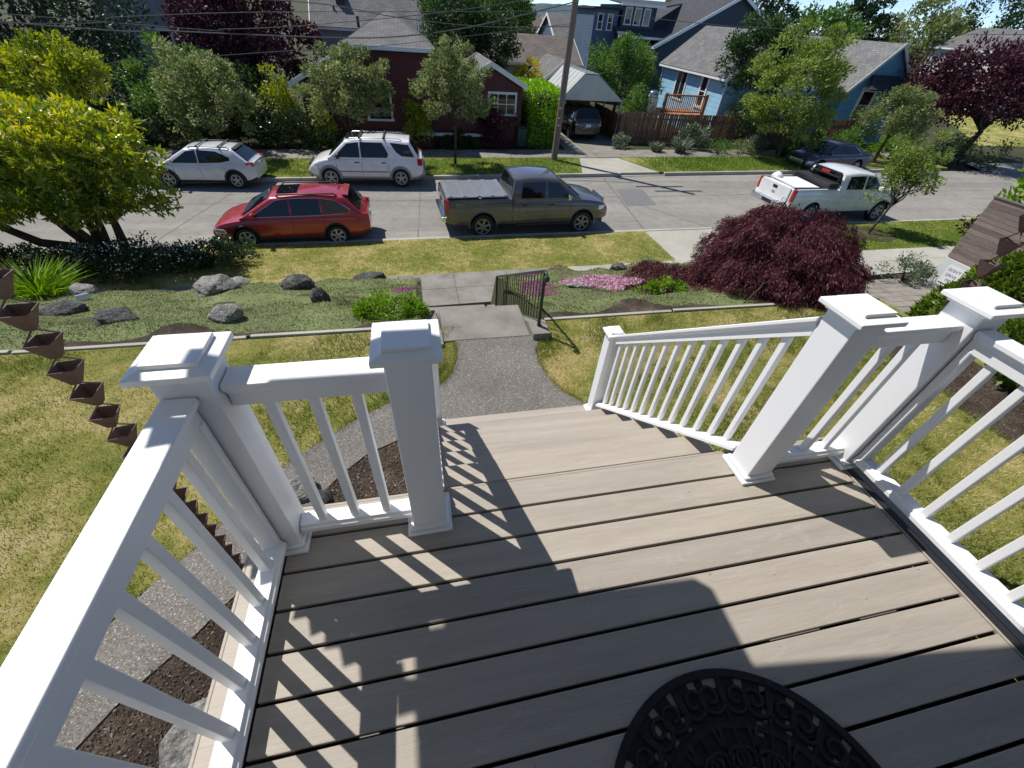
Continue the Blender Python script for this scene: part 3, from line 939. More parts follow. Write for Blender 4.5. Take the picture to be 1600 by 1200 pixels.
def leaf_quads(P, D, L_, W_, rng, flat=.0):
    """rhombic leaves: P base points, D leaf directions, L_ length, W_ width"""
    n = len(P)
    rnd = rng.normal(size=(n, 3))
    if flat: rnd = rnd * (1 - flat) + np.array([0, 0, 1.]) * flat
    S = unit(np.cross(D, rnd))
    L_ = np.broadcast_to(np.asarray(L_), (n,))[:, None]; W_ = np.broadcast_to(np.asarray(W_), (n,))[:, None]
    mid = P + D * L_ * .45
    return np.stack([P, mid + S * W_ / 2, P + D * L_, mid - S * W_ / 2], 1)

def sph(n, rng):
    return unit(rng.normal(size=(n, 3)))

def crown_mesh(name, mat, parent, center, rad, clumps, per, leaf, rng, wid=.5, shell=.45, clump_r=.30, upb=.25, young=.0, squash=.8, droop=0., lower=-.75, pts=None):
    """clumped crown: leaf quads round many clump centres spread through an uneven ellipsoid"""
    c = np.array(center); rad = np.array(rad)
    d = sph(clumps * 3, rng); d = d[d[:, 2] > lower][:clumps]
    rr_ = (shell + (1 - shell) * rng.random(len(d)) ** .6)
    # uneven outline
    ph = rng.uniform(0, 6, 6)
    wob_ = 1 + .16 * np.sin(3 * np.arctan2(d[:, 1], d[:, 0]) + ph[0]) * np.cos(2 * d[:, 2] + ph[1]) + .14 * np.sin(5 * d[:, 0] + 4 * d[:, 1] + ph[2])
    K = c + d * rad * (rr_ * wob_)[:, None]
    if pts is not None: K = np.concatenate([K, np.array(pts)])
    cr = clump_r * float(np.mean(rad)) * rng.uniform(.6, 1.3, len(K))
    n = len(K) * per
    idx = np.repeat(np.arange(len(K)), per)
    q = sph(n, rng); ra = rng.random(n) ** .45
    q[:, 2] *= squash
    P = K[idx] + q * (cr[idx] * ra)[:, None]
    out = unit(P - c)
    D = unit(q * .7 + out * .4 + rng.normal(size=(n, 3)) * .55 + np.array([0, 0, upb - droop]))
    L_ = leaf * rng.uniform(.6, 1.3, n)
    V = leaf_quads(P, D, L_, L_ * wid, rng, .25)
    kr = rng.random(len(K))
    val = .45 * rng.random(n) + .35 * kr[idx] + .2 * ra + young * (q[:, 2] * .6 + .2)
    return quads(name, V, val, mat, parent), K

def limb(mb, a, b, r0, r1, rng, n=5, sag=.12):
    a = Vector(a); b = Vector(b); L_ = (b - a).length
    pts = []
    for i in range(n + 1):
        t = i / n
        p_ = a.lerp(b, t) + Vector((0, 0, sag * L_ * math.sin(PI * t)))
        if 0 < i < n: p_ += Vector(rng.normal(size=3) * .03 * L_)
        pts.append(p_)
    mb.tube(pts, [lerp(r0, r1, i / n) for i in range(n + 1)], 6, cap=False)

def tree(name, label, base, fork, center, rad, mat, leaf=.12, clumps=70, per=110, trunk_r=.09, limbs=9, seed=1, group=None, wid=.5, shell=.45, clump_r=.30, lean=(0, 0), young=0., stems=1, bark='bark', upb=.25, droop=0., lower=-.75, squash=.8, dens=1.75):
    rng = np.random.default_rng(seed)
    per = int(per * dens)
    base = Vector(base)
    t_ = thing(name, label, 'tree', base, 0, group)
    cen = Vector(center) - base
    cr, K = crown_mesh('crown', mat, t_, tuple(cen), rad, clumps, per, leaf, rng, wid, shell, clump_r, upb, young, squash, droop, lower)
    mb = MB()
    for s_ in range(stems):
        off = Vector((0, 0, 0)) if stems == 1 else Vector((rng.uniform(-.25, .25), rng.uniform(-.2, .2), 0))
        f = Vector((lean[0] + (rng.uniform(-.5, .5) if stems > 1 else 0), lean[1] + (rng.uniform(-.4, .4) if stems > 1 else 0), fork))
        mb.tube([off + Vector((0, 0, -.12)), off + Vector((0, 0, .04)), off + f * .35 + Vector((rng.uniform(-.05, .05), rng.uniform(-.05, .05), 0)), off + f * .7, off + f], [trunk_r * 1.5, trunk_r * 1.15, trunk_r, trunk_r * .92, trunk_r * .8], 8)
        ids = rng.choice(len(K), size=min(limbs, len(K)), replace=False)
        for i in ids:
            e = Vector(K[i]); limb(mb, off + f, e, trunk_r * .55, trunk_r * .10, rng)
            for _ in range(2):
                j = int(np.argmin(np.linalg.norm(K - K[i] + rng.normal(size=3) * .6, axis=1)))
                limb(mb, (off + f).lerp(e, .6), K[j], trunk_r * .22, trunk_r * .06, rng, 3)
    mb.build('trunk', M[bark], t_, smooth=60)
    return t_

def shrub(name, label, base, rad, mat, leaf=.06, clumps=26, per=120, seed=1, group=None, cat='shrub', wid=.5, shell=.5, upb=.3, clump_r=.34, young=0., stem=True, squash=.85, lower=-.25, droop=0.):
    rng = np.random.default_rng(seed)
    t_ = thing(name, label, cat, base, 0, group)
    cr, K = crown_mesh('foliage', mat, t_, (0, 0, rad[2] * .35), rad, clumps, per, leaf, rng, wid, shell, clump_r, upb, young, squash, droop, lower)
    if stem:
        mb = MB()
        for i in rng.choice(len(K), size=min(7, len(K)), replace=False):
            limb(mb, (rng.uniform(-.05, .05), rng.uniform(-.05, .05), -.08), K[i] * .9, .02 + .02 * rad[2], .006, rng, 4)
        mb.build('stem', M['bark'], t_, smooth=60)
    return t_

LM = {}
LM['olive'] = leafmat('olive_leaf', [(0, (.06, .085, .025)), (.45, (.135, .17, .06)), (.8, (.24, .27, .115)), (1, (.36, .37, .19))])
LM['dark'] = leafmat('dark_green_leaf', [(0, (.014, .035, .012)), (.5, (.035, .075, .022)), (1, (.085, .14, .04))])
LM['mid'] = leafmat('mid_green_leaf', [(0, (.03, .07, .015)), (.5, (.07, .14, .03)), (1, (.15, .23, .055))])
LM['bright'] = leafmat('bright_green_leaf', [(0, (.055, .12, .012)), (.5, (.12, .22, .02)), (1, (.24, .34, .04))], trans=.35)
LM['fresh'] = leafmat('fresh_green_leaf', [(0, (.07, .105, .02)), (.5, (.15, .205, .045)), (1, (.29, .34, .10))], trans=.35)
LM['lime'] = leafmat('lime_leaf', [(0, (.09, .14, .015)), (.5, (.21, .26, .025)), (1, (.40, .38, .05))], trans=.3)
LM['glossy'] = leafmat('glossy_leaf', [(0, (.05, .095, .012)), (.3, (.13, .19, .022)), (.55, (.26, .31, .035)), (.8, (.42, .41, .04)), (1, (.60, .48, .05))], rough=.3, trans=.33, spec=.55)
LM['glossyd'] = leafmat('glossy_dark_leaf', [(0, (.012, .03, .010)), (.5, (.03, .06, .018)), (1, (.075, .12, .03))], rough=.22, trans=.08, spec=.6)
LM['purple'] = leafmat('purple_leaf', [(0, (.022, .008, .012)), (.5, (.06, .018, .028)), (1, (.135, .04, .055))], trans=.15)
LM['maroon'] = leafmat('maroon_lace_leaf', [(0, (.034, .009, .013)), (.45, (.088, .022, .030)), (.8, (.155, .048, .058)), (1, (.24, .11, .115))], trans=.22, rough=.5)
LM['yellow'] = leafmat('yellow_leaf', [(0, (.22, .2, .02)), (.5, (.42, .36, .03)), (1, (.58, .48, .06))], trans=.3)
LM['silver'] = leafmat('grey_green_leaf', [(0, (.055, .08, .045)), (.5, (.11, .145, .085)), (1, (.21, .25, .16))], trans=.1)
LM['conifer'] = leafmat('conifer_needle', [(0, (.012, .03, .014)), (.5, (.028, .06, .024)), (1, (.06, .10, .035))], trans=.1)
LM['cedar'] = leafmat('arborvitae_spray', [(0, (.045, .085, .012)), (.5, (.10, .16, .022)), (1, (.20, .25, .04))], trans=.2)
LM['hedge'] = leafmat('hedge_leaf', [(0, (.07, .17, .012)), (.5, (.16, .32, .02)), (1, (.32, .48, .04))], trans=.4, rough=.3)
LM['grass'] = leafmat('grass_blade', [(0, (.08, .12, .02)), (.25, (.17, .20, .045)), (.45, (.30, .28, .09)), (.68, (.46, .39, .18)), (1, (.58, .49, .28))], trans=.25, rough=.6)
LM['grassg'] = leafmat('green_grass_blade', [(0, (.05, .11, .01)), (.45, (.11, .19, .02)), (.8, (.20, .27, .045)), (1, (.34, .31, .12))], trans=.3, rough=.6)
LM['thyme'] = leafmat('thyme_leaf', [(0, (.17, .125, .085)), (.22, (.17, .17, .075)), (.5, (.19, .235, .095)), (.78, (.28, .32, .155)), (1, (.40, .41, .24))], trans=.3)
LM['pink'] = leafmat('pink_petal', [(0, (.46, .18, .30)), (.5, (.64, .36, .47)), (1, (.82, .66, .72))], trans=.3)
LM['magenta'] = leafmat('magenta_petal', [(0, (.30, .03, .22)), (.5, (.48, .07, .38)), (1, (.62, .20, .52))], trans=.3)
LM['blue'] = leafmat('blue_petal', [(0, (.10, .10, .42)), (.5, (.22, .22, .62)), (1, (.42, .42, .78))], trans=.3)
LM['white'] = leafmat('white_petal', [(0, (.55, .56, .62)), (1, (.82, .82, .82))], trans=.2)
LM['chip'] = leafmat('bark_chip', [(0, (.03, .021, .015)), (.5, (.072, .052, .038)), (.85, (.12, .092, .07)), (1, (.30, .25, .2))], trans=0., rough=.9)

# ------------------------------------------------------------------ foreground tree on the left: multi-stemmed, glossy leaf rosettes
def left_tree():
    rng = np.random.default_rng(21)
    base = Vector((-7.75, 11.25, -3.86))
    t_ = thing('broadleaf_tree', 'large glossy yellow-green multi-stemmed tree on the near lawn strip at left', 'tree', base)
    cen = np.array([-.10, .0, 2.28]); rad = np.array([2.15, 1.65, 1.36])
    n = 3000
    d = sph(n * 2, rng); d = d[d[:, 2] > -.86][:n]; n = len(d)
    az = np.arctan2(d[:, 1], d[:, 0])
    lob = 1 + .15 * np.sin(3 * az + 1.2) * (1 - d[:, 2] ** 2) + .15 * np.sin(7 * d[:, 0] + 5 * d[:, 1] + 2) + .12 * np.sin(11 * d[:, 2] + 9 * d[:, 1])
    depth = rng.random(n) ** .5
    P = cen + d * rad * (lob * (.56 + .45 * depth))[:, None]
    per = 11
    idx = np.repeat(np.arange(n), per); m_ = n * per
    axis = unit(d * np.array([1, 1, 1]) + np.array([0, 0, .55]) + rng.normal(size=(n, 3)) * .35)
    D = unit(axis[idx] * .55 + rng.normal(size=(m_, 3)) * .75)
    B = P[idx] + rng.normal(size=(m_, 3)) * .03
    L_ = .15 * rng.uniform(.5, 1.35, m_)
    V = leaf_quads(B, D, L_, L_ * .36, rng, .4)
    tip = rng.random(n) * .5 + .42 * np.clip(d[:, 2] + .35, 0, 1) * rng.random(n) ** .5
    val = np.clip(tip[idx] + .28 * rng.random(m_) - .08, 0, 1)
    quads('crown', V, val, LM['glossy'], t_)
    mb = MB()
    stems = [((-.1, .05, 0), (-1.9, -.3, 1.35), .13), ((.0, 0, 0), (-.75, .1, 1.5), .12), ((.12, .1, 0), (.05, .3, 1.6), .11), ((.3, 0, 0), (.55, -.05, 1.55), .11), ((.62, .12, 0), (.75, .1, 1.3), .12), ((.3, -.1, 0), (.0, -.5, 1.5), .09)]
    for a, b, r_ in stems:
        a = Vector(a); b = Vector(b)
        mid = a.lerp(b, .5) + Vector((0, 0, -.15 if abs(b.x) > 1 else .05))
        mb.tube([a - Vector((0, 0, .1)), a + Vector((0, 0, .25)), mid, b], [r_ * 1.25, r_, r_ * .8, r_ * .55], 8)
        for _ in range(7):
            j = rng.integers(0, n)
            k = [q for q in rng.integers(0, n, 60)]
            j = min(k, key=lambda q: (P[q][0] - b.x) ** 2 + (P[q][1] - b.y) ** 2 + .3 * (P[q][2] - b.z - .7) ** 2 + rng.random())
            limb(mb, b, P[j], r_ * .5, .012, rng, 5, .05)
            limb(mb, Vector(b).lerp(Vector(P[j]), .5), P[min(k, key=lambda q: np.linalg.norm(P[q] - P[j]) if q != j else 9)], r_ * .25, .008, rng, 3, .05)
    mb.build('trunk', M['bark'], t_, smooth=60)
left_tree()

# ------------------------------------------------------------------ weeping lace-leaf maple
def maple(base, rx, ry, h, seed, skirt):
    rng = np.random.default_rng(seed)
    t_ = thing('weeping_maple', 'weeping dark red laceleaf maple mounded at the corner of the front yard', 'tree', base)
    # drooping shoots on a lumpy dome
    n = 11500
    d = sph(n * 3, rng); d = d[d[:, 2] > -.12][:n]; n = len(d)
    az = np.arctan2(d[:, 1], d[:, 0])
    lob = 1 + .07 * np.sin(4 * az + 2.1 * d[:, 2]) + .06 * np.sin(9 * az + 5 * d[:, 2]) + .05 * np.sin(15 * d[:, 0] + 11 * d[:, 1])
    layer = np.floor(rng.random(n) * 7) / 7
    tier = .03 * np.sin(17 * d[:, 2] + 3 * az + 2 * np.sin(5 * az))
    rs = (lob + tier) * (.84 + .16 * (.75 * layer + .25 * rng.random(n)))
    P = np.stack([d[:, 0] * rx, d[:, 1] * ry, d[:, 2] ** .8 * h if False else np.sign(d[:, 2]) * np.abs(d[:, 2]) ** .75 * h], 1) * rs[:, None]
    P[:, 2] += .12
    if skirt:
        k = int(n * .20); a = rng.uniform(2.2, 4.0, k); r_ = rng.uniform(.9, 2.0, k) ** 1.0
        S = np.stack([np.cos(a) * rx * r_, np.sin(a) * ry * r_ * .75, .12 + .18 * rng.random(k) * (2.1 - r_) - .10 * (r_ - 1)], 1)
        P[:k] = S; d[:k] = unit(np.stack([np.cos(a), np.sin(a), .2 * np.ones(k)], 1))
    per = 18
    idx = np.repeat(np.arange(n), per); m_ = n * per
    outw = unit(np.stack([d[:, 0], d[:, 1], 0 * d[:, 0]], 1) + 1e-6)
    shoot = unit(outw * .55 + np.array([0, 0, -.75]) + rng.normal(size=(n, 3)) * .18)
    s_ = rng.random(m_)
    B = P[idx] + shoot[idx] * (s_ * .11)[:, None] + rng.normal(size=(m_, 3)) * .018
    D = unit(shoot[idx] * .9 + rng.normal(size=(m_, 3)) * .42 + np.array([0, 0, -.15]))
    L_ = .058 * rng.uniform(.6, 1.3, m_)
    V = leaf_quads(B, D, L_, L_ * .17, rng, .3)
    val = .5 * rng.random(m_) + .32 * rng.random(n)[idx] + .2 * s_
    quads('crown', V, val, LM['maroon'], t_)
    mb = MB()
    mb.tube([(0, 0, -.1), (.05, .02, .3), (-.05, .05, .7), (.1, 0, 1.0)], [.1, .085, .07, .05], 8)
    for _ in range(34):
        j = rng.integers(int(n * .16), n); limb(mb, (0, 0, .75), P[j] * .96, .035, .006, rng, 6, .22)
    mb.build('trunk', M['bark'], t_, smooth=60)
    # dense inner twigs keep the dome opaque
    k = 6000
    dd = sph(k, rng); dd[:, 2] = np.abs(dd[:, 2])
    B = dd * np.array([rx, ry, h]) * rng.uniform(.55, .8, k)[:, None]
    V = leaf_quads(B, unit(rng.normal(size=(k, 3)) + np.array([0, 0, -.8])), .16, .05, rng)
    quads('inner_foliage', V, rng.random(k) * .3, LM['maroon'], t_)
    return t_
maple((6.74, 4.48, -1.92), 1.32, 1.36, 1.44, 5, True)

# ------------------------------------------------------------------ street trees and trees beyond
GS = 'young street trees on the far side'
tree('street_tree', 'olive green street tree behind the parked silver hatchback', (-7.6, 21.6, -3.86), 1.1, (-7.55, 21.6, -1.75), (1.85, 1.5, 1.65), LM['olive'], .13, 95, 75, .07, 10, 3, GS, clump_r=.21, shell=.3)
tree('street_tree', 'broad olive green street tree behind the white SUV', (-2.1, 21.6, -3.86), 1.0, (-1.9, 21.6, -1.15), (2.0, 1.5, 1.45), LM['olive'], .13, 105, 75, .07, 12, 4, GS, clump_r=.19, shell=.3, lean=(.1, 0))
tree('street_tree', 'slim olive green street tree in front of the dark red house', (2.62, 20.5, -3.86), 1.35, (2.7, 20.6, -.75), (1.55, 1.35, 1.5), LM['olive'], .12, 95, 75, .055, 12, 5, GS, lean=(.05, 0), clump_r=.20, shell=.3)
tree('street_tree', 'large bright green tree in front of the light blue house', (21.9, 22.4, -3.86), 1.2, (21.4, 22.6, -.65), (2.45, 2.1, 2.6), LM['fresh'], .15, 120, 110, .12, 12, 6, clump_r=.24, squash=.5)
tree('plum_tree', 'purple-leaved plum tree at the street corner on the right', (37.2, 23.6, -3.9), 1.6, (36.4, 24.0, -.15), (4.6, 3.2, 2.35), LM['purple'], .22, 100, 110, .19, 14, 7, lean=(.5, 0), clump_r=.26)
tree('plum_tree', 'very tall dark purple tree behind the street trees on the left', (-7.4, 29.5, -3.9), 2.2, (-7.3, 29.8, .2), (3.3, 2.6, 3.2), LM['purple'], .22, 95, 110, .2, 12, 8, clump_r=.27)
tree('dense_tree', 'tall dark green conifer-like tree at the top left corner', (-15.5, 27, -3.9), 2.0, (-15.5, 27, .2), (4.2, 2.6, 3.0), LM['conifer'], .2, 80, 110, .2, 10, 9)
tree('dense_tree', 'bright yellow-green tree behind the glossy tree at left', (-11.6, 20.9, -3.9), 1.4, (-12.4, 21, -1.0), (2.1, 1.4, 1.0), LM['lime'], .16, 60, 70, .1, 10, 10, clump_r=.24, shell=.3)
tree('dense_tree', 'deep green tree between the yellow-green tree and the olive street tree', (-9.2, 23.2, -3.9), 1.2, (-9.1, 23.4, -1.7), (1.9, 1.4, 1.6), LM['mid'], .14, 50, 100, .1, 8, 12)
tree('dense_tree', 'dark tall leafy tree behind the hip roof of the red house', (4.7, 32, -3.9), 2.4, (4.6, 32, .45), (2.9, 2.3, 2.7), LM['dark'], .19, 85, 110, .18, 10, 13, clump_r=.26)
tree('dense_tree', 'green tree rising behind the brown roof beside the utility pole', (9.6, 46, -3.9), 2.4, (9.6, 46, .9), (2.6, 2.3, 2.9), LM['mid'], .24, 70, 90, .2, 10, 14)
tree('dense_tree', 'round leafy green tree between the carport and the navy house', (14.2, 29.8, -3.9), 1.8, (14.3, 30, -.75), (2.35, 1.9, 1.75), LM['mid'], .15, 80, 110, .11, 10, 15, clump_r=.27)
tree('dense_tree', 'dark green tree behind the bright green street tree', (21.4, 27.2, -3.9), 2.2, (21.4, 26.2, .55), (2.3, 1.6, 2.2), LM['dark'], .18, 60, 110, .15, 8, 16)
tree('dense_tree', 'small spreading green tree below the light blue gable', (28.3, 21.8, -3.9), 1.3, (28.2, 22.0, -1.45), (1.9, 1.4, 1.1), LM['olive'], .13, 50, 110, .08, 9, 17)
tree('young_tree', 'young light green tree on the near strip beside the white pickup', (17.75, 11.6, -3.86), 1.0, (18.55, 12.1, -1.75), (.88, .8, 1.25), LM['fresh'], .10, 62, 52, .05, 14, 18, lean=(.3, .05), clump_r=.24, shell=.25)
tree('golden_shrub_tree', 'small golden yellow tree in front of the brown roof', (8.3, 30.5, -3.9), 1.2, (8.3, 30.6, -1.3), (.75, .7, .9), LM['yellow'], .12, 26, 80, .05, 6, 20)
GF = 'far trees on the skyline'
GD = 'dark hedge row behind the far pavement'
for i, (x, y, rd, mk, lab) in enumerate([(-13.5, 23.6, (1.8, .8, 1.5), 'dark', 'dark shrub behind the far pavement at the left edge'), (-10.6, 23.4, (1.7, .8, 1.4), 'dark', 'dark shrub behind the glossy tree crown'), (-8.2, 23.6, (1.5, .8, 1.5), 'dark', 'dark shrub behind the roof of the silver hatchback'),
                                        (-6.4, 23.8, (1.2, .8, 1.6), 'conifer', 'dark shrub right of the olive street tree'), (-7.3, 26.2, (2.6, 1.0, 2.2), 'dark', 'tall dark shrub mass below the purple tree'), (-11.5, 26.5, (2.8, 1.2, 2.4), 'dark', 'tall dark shrub mass behind the yellow-green tree'),
                                        (-15.5, 24.5, (2.2, 1.0, 2.6), 'conifer', 'dark evergreen mass at the far left edge'), (3.1, 23.7, (1.0, .4, .5), 'dark', 'low dark planting along the red wall right of the slim tree')]):
    shrub('hedge_shrub', lab, (x, y, -3.9), rd, LM[mk], .13, 40, 150, 160 + i, GD)
far = [((44, 62), (6, 4.5, 4.2), 'conifer', 'dark pine on the skyline left of the blue sky gap'), ((52, 58), (4.5, 4, 2.6), 'mid', 'low green trees on the skyline above the blue gable roof'),
       ((62, 62), (3.0, 3, 3.6), 'conifer', 'narrow dark conifer on the skyline, middle of the sky gap'), ((68, 58), (5.5, 4, 3.2), 'olive', 'pale olive tree on the skyline above the plum tree'),
       ((78, 56), (6.5, 5, 6.0), 'dark', 'big dark green tree on the skyline at the far right'), ((86, 50), (6, 5, 4.5), 'mid', 'lighter green tree at the right edge above the plum tree'), ((36, 60), (5, 4, 4.6), 'mid', 'green tree on the skyline behind the bright street tree'),
       ((3, 60), (7, 5, 4.5), 'dark', 'dark wood edge behind the grey roof'), ((-20, 48), (8, 5, 4.5), 'conifer', 'dark conifers behind the grey gabled house at left'), ((13, 75), (5, 4, 4.3), 'dark', 'dark tree left of the far wooded hill')]
for i, ((x, y), rd, mk, lab) in enumerate(far):
    tree('far_tree', lab, (x, y, -3.9), 2.5, (x, y, -.6 + rd[2] * .75), (rd[0], rd[1], rd[2] * 1.18), LM[mk], .42, 60, 70, .25, 6, 40 + i, GF, clump_r=.28)

# ------------------------------------------------------------------ hedges and shrubs
def box_hedge(name, label, x0, x1, y0, y1, z0, z1, mat, n, leaf, seed):
    rng = np.random.default_rng(seed)
    t_ = thing(name, label, 'hedge', ((x0 + x1) / 2, (y0 + y1) / 2, z0))
    d = np.array([x1 - x0, y1 - y0, z1 - z0])
    P = rng.random((n, 3)) - .5
    f = rng.integers(0, 5, n)
    for k, (ax, sg) in enumerate(((0, -1), (0, 1), (1, -1), (1, 1), (2, 1))):
        P[f == k, ax] = sg * .5
    Nn = np.zeros((n, 3))
    for k, (ax, sg) in enumerate(((0, -1), (0, 1), (1, -1), (1, 1), (2, 1))): Nn[f == k, ax] = sg
    P = P * d + np.array([0, 0, d[2] / 2]) - Nn * (rng.random(n) ** 2 * .22)[:, None]
    P += .05 * np.sin(P * 5 + 1)
    D = unit(Nn * .6 + rng.normal(size=(n, 3)) * .7 + np.array([0, 0, .3]))
    L_ = leaf * rng.uniform(.6, 1.3, n)
    quads('foliage', leaf_quads(P, D, L_, L_ * .55, rng, .2), rng.random(n), mat, t_)
    mb = MB()
    for _ in range(14):
        x, y = rng.uniform(-.4, .4) * d[0], rng.uniform(-.4, .4) * d[1]
        limb(mb, (x, y, -.05), (x + rng.normal() * .15, y + rng.normal() * .1, d[2] * .8), .03, .01, rng, 4, 0)
    mb.span(-d[0] * .36, d[0] * .36, -d[1] * .36, d[1] * .36, .15, d[2] - .3)
    mb.build('inner_twigs', M['bark'], t_)
    return t_
box_hedge('clipped_hedge', 'clipped bright green box hedge beside the far driveway', 7.0, 8.75, 23.75, 28.5, -3.88, -1.25, LM['hedge'], 12000, .12, 3)

shrub('glossy_shrub', 'dark glossy rounded shrub between silver hatchback and white SUV', (-4.6, 22.9, -3.88), (1.7, .7, 1.2), LM['glossyd'], .12, 40, 120, 3)
shrub('vine_shrub', 'lime green climbing shrub at the left end of the red house', (-5.4, 24.2, -3.88), (1.1, .6, 2.1), LM['lime'], .13, 40, 90, 4)
shrub('yellow_leaf_shrub', 'yellow-green leafy shrub under the red house front window', (-3.3, 23.3, -3.88), (.7, .5, 1.5), LM['lime'], .14, 16, 80, 5)
shrub('upright_shrub', 'slim yellow-tipped shrub against the red wall', (1.0, 23.5, -3.88), (.55, .45, 1.9), LM['lime'], .16, 22, 70, 6)
shrub('red_shrub', 'dark red maple shrub in front of the right window of the red house', (5.2, 23.7, -3.88), (.9, .5, 1.55), LM['purple'], .12, 30, 90, 7)
shrub('ivy_shrub', 'dark green shrub row along the foot of the red house', (-1.2, 23.6, -3.88), (1.8, .4, .5), LM['dark'], .10, 26, 90, 8)
shrub('vine_shrub', 'green shrub against the grill deck behind the plank fence', (14.4, 26.9, -3.88), (1.1, .7, 2.1), LM['mid'], .13, 36, 90, 9)
shrub('low_plant', 'small pale green plant at the fence corner by the driveway', (12.55, 24.3, -3.88), (.65, .5, .55), LM['silver'], .10, 16, 80, 10)
shrub('brown_shrub', 'brownish climbing shrub at the right corner of the light blue wall', (21.0, 25.7, -3.9), (1.0, .7, 2.4), LM['olive'], .12, 34, 90, 33)
GR = 'shrubs and grasses along the far fence'
for i, (x, y, rd, mk, lf, lab) in enumerate([
    (18.6, 23.4, (.75, .6, .55), 'mid', .06, 'round clipped green mound by the far fence, left of two'),
    (19.9, 23.3, (.7, .6, .6), 'olive', .06, 'round clipped green mound by the far fence, right of two'),
    (17.2, 24.3, (1.1, .5, .9), 'silver', .12, 'grey lavender clump against the plank fence'),
    (21.0, 23.7, (.8, .5, .7), 'silver', .11, 'pale flowering clump right of the clipped mounds'),
    (24.2, 23.5, (1.3, .7, 1.0), 'mid', .14, 'tall green clump behind the dark blue sedan'),
    (27.2, 23.0, (1.4, .8, 1.1), 'mid', .14, 'bushy green clump behind the sedan roof'),
    (30.4, 22.8, (1.6, .9, 1.2), 'bright', .14, 'bright green bush right of the dark blue sedan'),
    (35.3, 21.9, (2.3, 1.1, 1.25), 'dark', .14, 'dark bush at the corner under the plum tree'),
    (28.8, 24.6, (1.6, .9, 1.6), 'dark', .14, 'dark shrub below the gable window of the blue house')]):
    shrub('border_shrub', lab, (x, y, -3.88), rd, LM[mk], lf, 22, 100, 60 + i, GR)
def tuft(name, label, base, r_, h, n, mat, seed, group=None, cat='ornamental grass', wid=.014, spread_=.55):
    rng = np.random.default_rng(seed)
    t_ = thing(name, label, cat, base, 0, group)
    a = rng.uniform(0, 2 * PI, n); rad = r_ * .3 * np.sqrt(rng.random(n))
    B = np.stack([np.cos(a) * rad, np.sin(a) * rad, np.zeros(n) - .02], 1)
    out = np.stack([np.cos(a), np.sin(a), np.zeros(n)], 1)
    D1 = unit(out * rng.uniform(.05, spread_, n)[:, None] + np.array([0, 0, 1]) + rng.normal(size=(n, 3)) * .1)
    L_ = h * rng.uniform(.5, 1.1, n)
    mid = B + D1 * (L_ * .55)[:, None]
    D2 = unit(D1 + out * rng.uniform(.2, 1.2, n)[:, None] + np.array([0, 0, -.3]))
    tip = mid + D2 * (L_ * .5)[:, None]
    S = unit(np.cross(D1, rng.normal(size=(n, 3)))) * wid
    V = np.concatenate([np.stack([B - S * .6, B + S * .6, mid + S, mid - S], 1), np.stack([mid - S, mid + S, tip + S * .1, tip - S * .1], 1)])
    v_ = rng.random(n)
    quads('blades', V, np.concatenate([v_, v_]), mat, t_)
    return t_
for i, (x, y, h, lab) in enumerate([(16.0, 23.4, .9, 'pale grass clump left of the clipped mounds'), (22.6, 23.0, 1.1, 'tall iris-like blades left of the dark blue sedan'), (25.6, 22.4, 1.1, 'tall iris-like blades above the dark blue sedan'), (14.6, 23.6, .6, 'small grass clump at the left end of the plank fence')]):
    tuft('grass_clump', lab, (x, y, -3.87), .8, h, 260, LM['silver'] if i != 1 else LM['mid'], 80 + i, GR, wid=.02)

# right side: hedge of arborvitae by the porch, plants at the fence foot
GH = 'arborvitae beside the porch'
for i, (x, y, h, r_) in enumerate([(8.35, 2.3, 1.5, .62), (8.1, 1.35, 1.5, .62), (7.8, .4, 1.45, .6), (9.15, 3.05, 1.5, .55), (7.5, -.5, 1.4, .58)]):
    lab = ['bushy yellow-green arborvitae behind the right corner post', 'bushy arborvitae seen past the right side railing, second from the street', 'bushy arborvitae low beside the right side railing', 'bushy arborvitae nearest the street, behind the white cap', 'bushy arborvitae nearest the house on the right'][i]
    rng = np.random.default_rng(90 + i)
    t_ = thing('arborvitae', lab, 'shrub', (x, y, hgt(x, y)), 0, GH)
    n = 8500
    zz = rng.random(n) ** .8; a = rng.uniform(0, 2 * PI, n)
    prof_ = np.sin(np.clip(zz * .92 + .08, 0, 1) * PI) ** .55 * (1 - .25 * zz)
    lump = 1 + .12 * np.sin(4 * a + 7 * zz) + .1 * np.sin(9 * a - 5 * zz)
    rd = r_ * prof_ * lump * (.7 + .3 * rng.random(n) ** .5)
    P = np.stack([np.cos(a) * rd, np.sin(a) * rd, zz * h], 1)
    D = unit(np.stack([np.cos(a), np.sin(a), .9 + 0 * a], 1) + rng.normal(size=(n, 3)) * .5)
    L_ = .10 * rng.uniform(.6, 1.3, n)
    quads('foliage', leaf_quads(P, D, L_, L_ * .38, rng, .2), .7 * rng.random(n) + .3 * rng.random(), LM['cedar'], t_)
    mb = MB().tube([(0, 0, -.1), (0, 0, h * .9)], [.05, .015], 7)
    for _ in range(10):
        aa = rng.uniform(0, 6.28); zz_ = rng.uniform(.2, .8)
        limb(mb, (0, 0, h * zz_ * .8), (math.cos(aa) * r_ * .6, math.sin(aa) * r_ * .6, h * zz_), .015, .005, rng, 3)
    mb.build('trunk', M['bark'], t_)
shrub('lavender_clump', 'grey-green lavender clump at the foot of the slatted fence', (15.45, 7.95, -3.86), (.75, .5, .55), LM['silver'], .11, 18, 90, 101, cat='shrub', wid=.25)
shrub('tropical_plant', 'big-leaved green plant poking in at the right edge above the slatted fence', (21.8, 9.9, -3.86), (.8, .7, 2.5), LM['bright'], .24, 24, 34, 102, wid=.5)
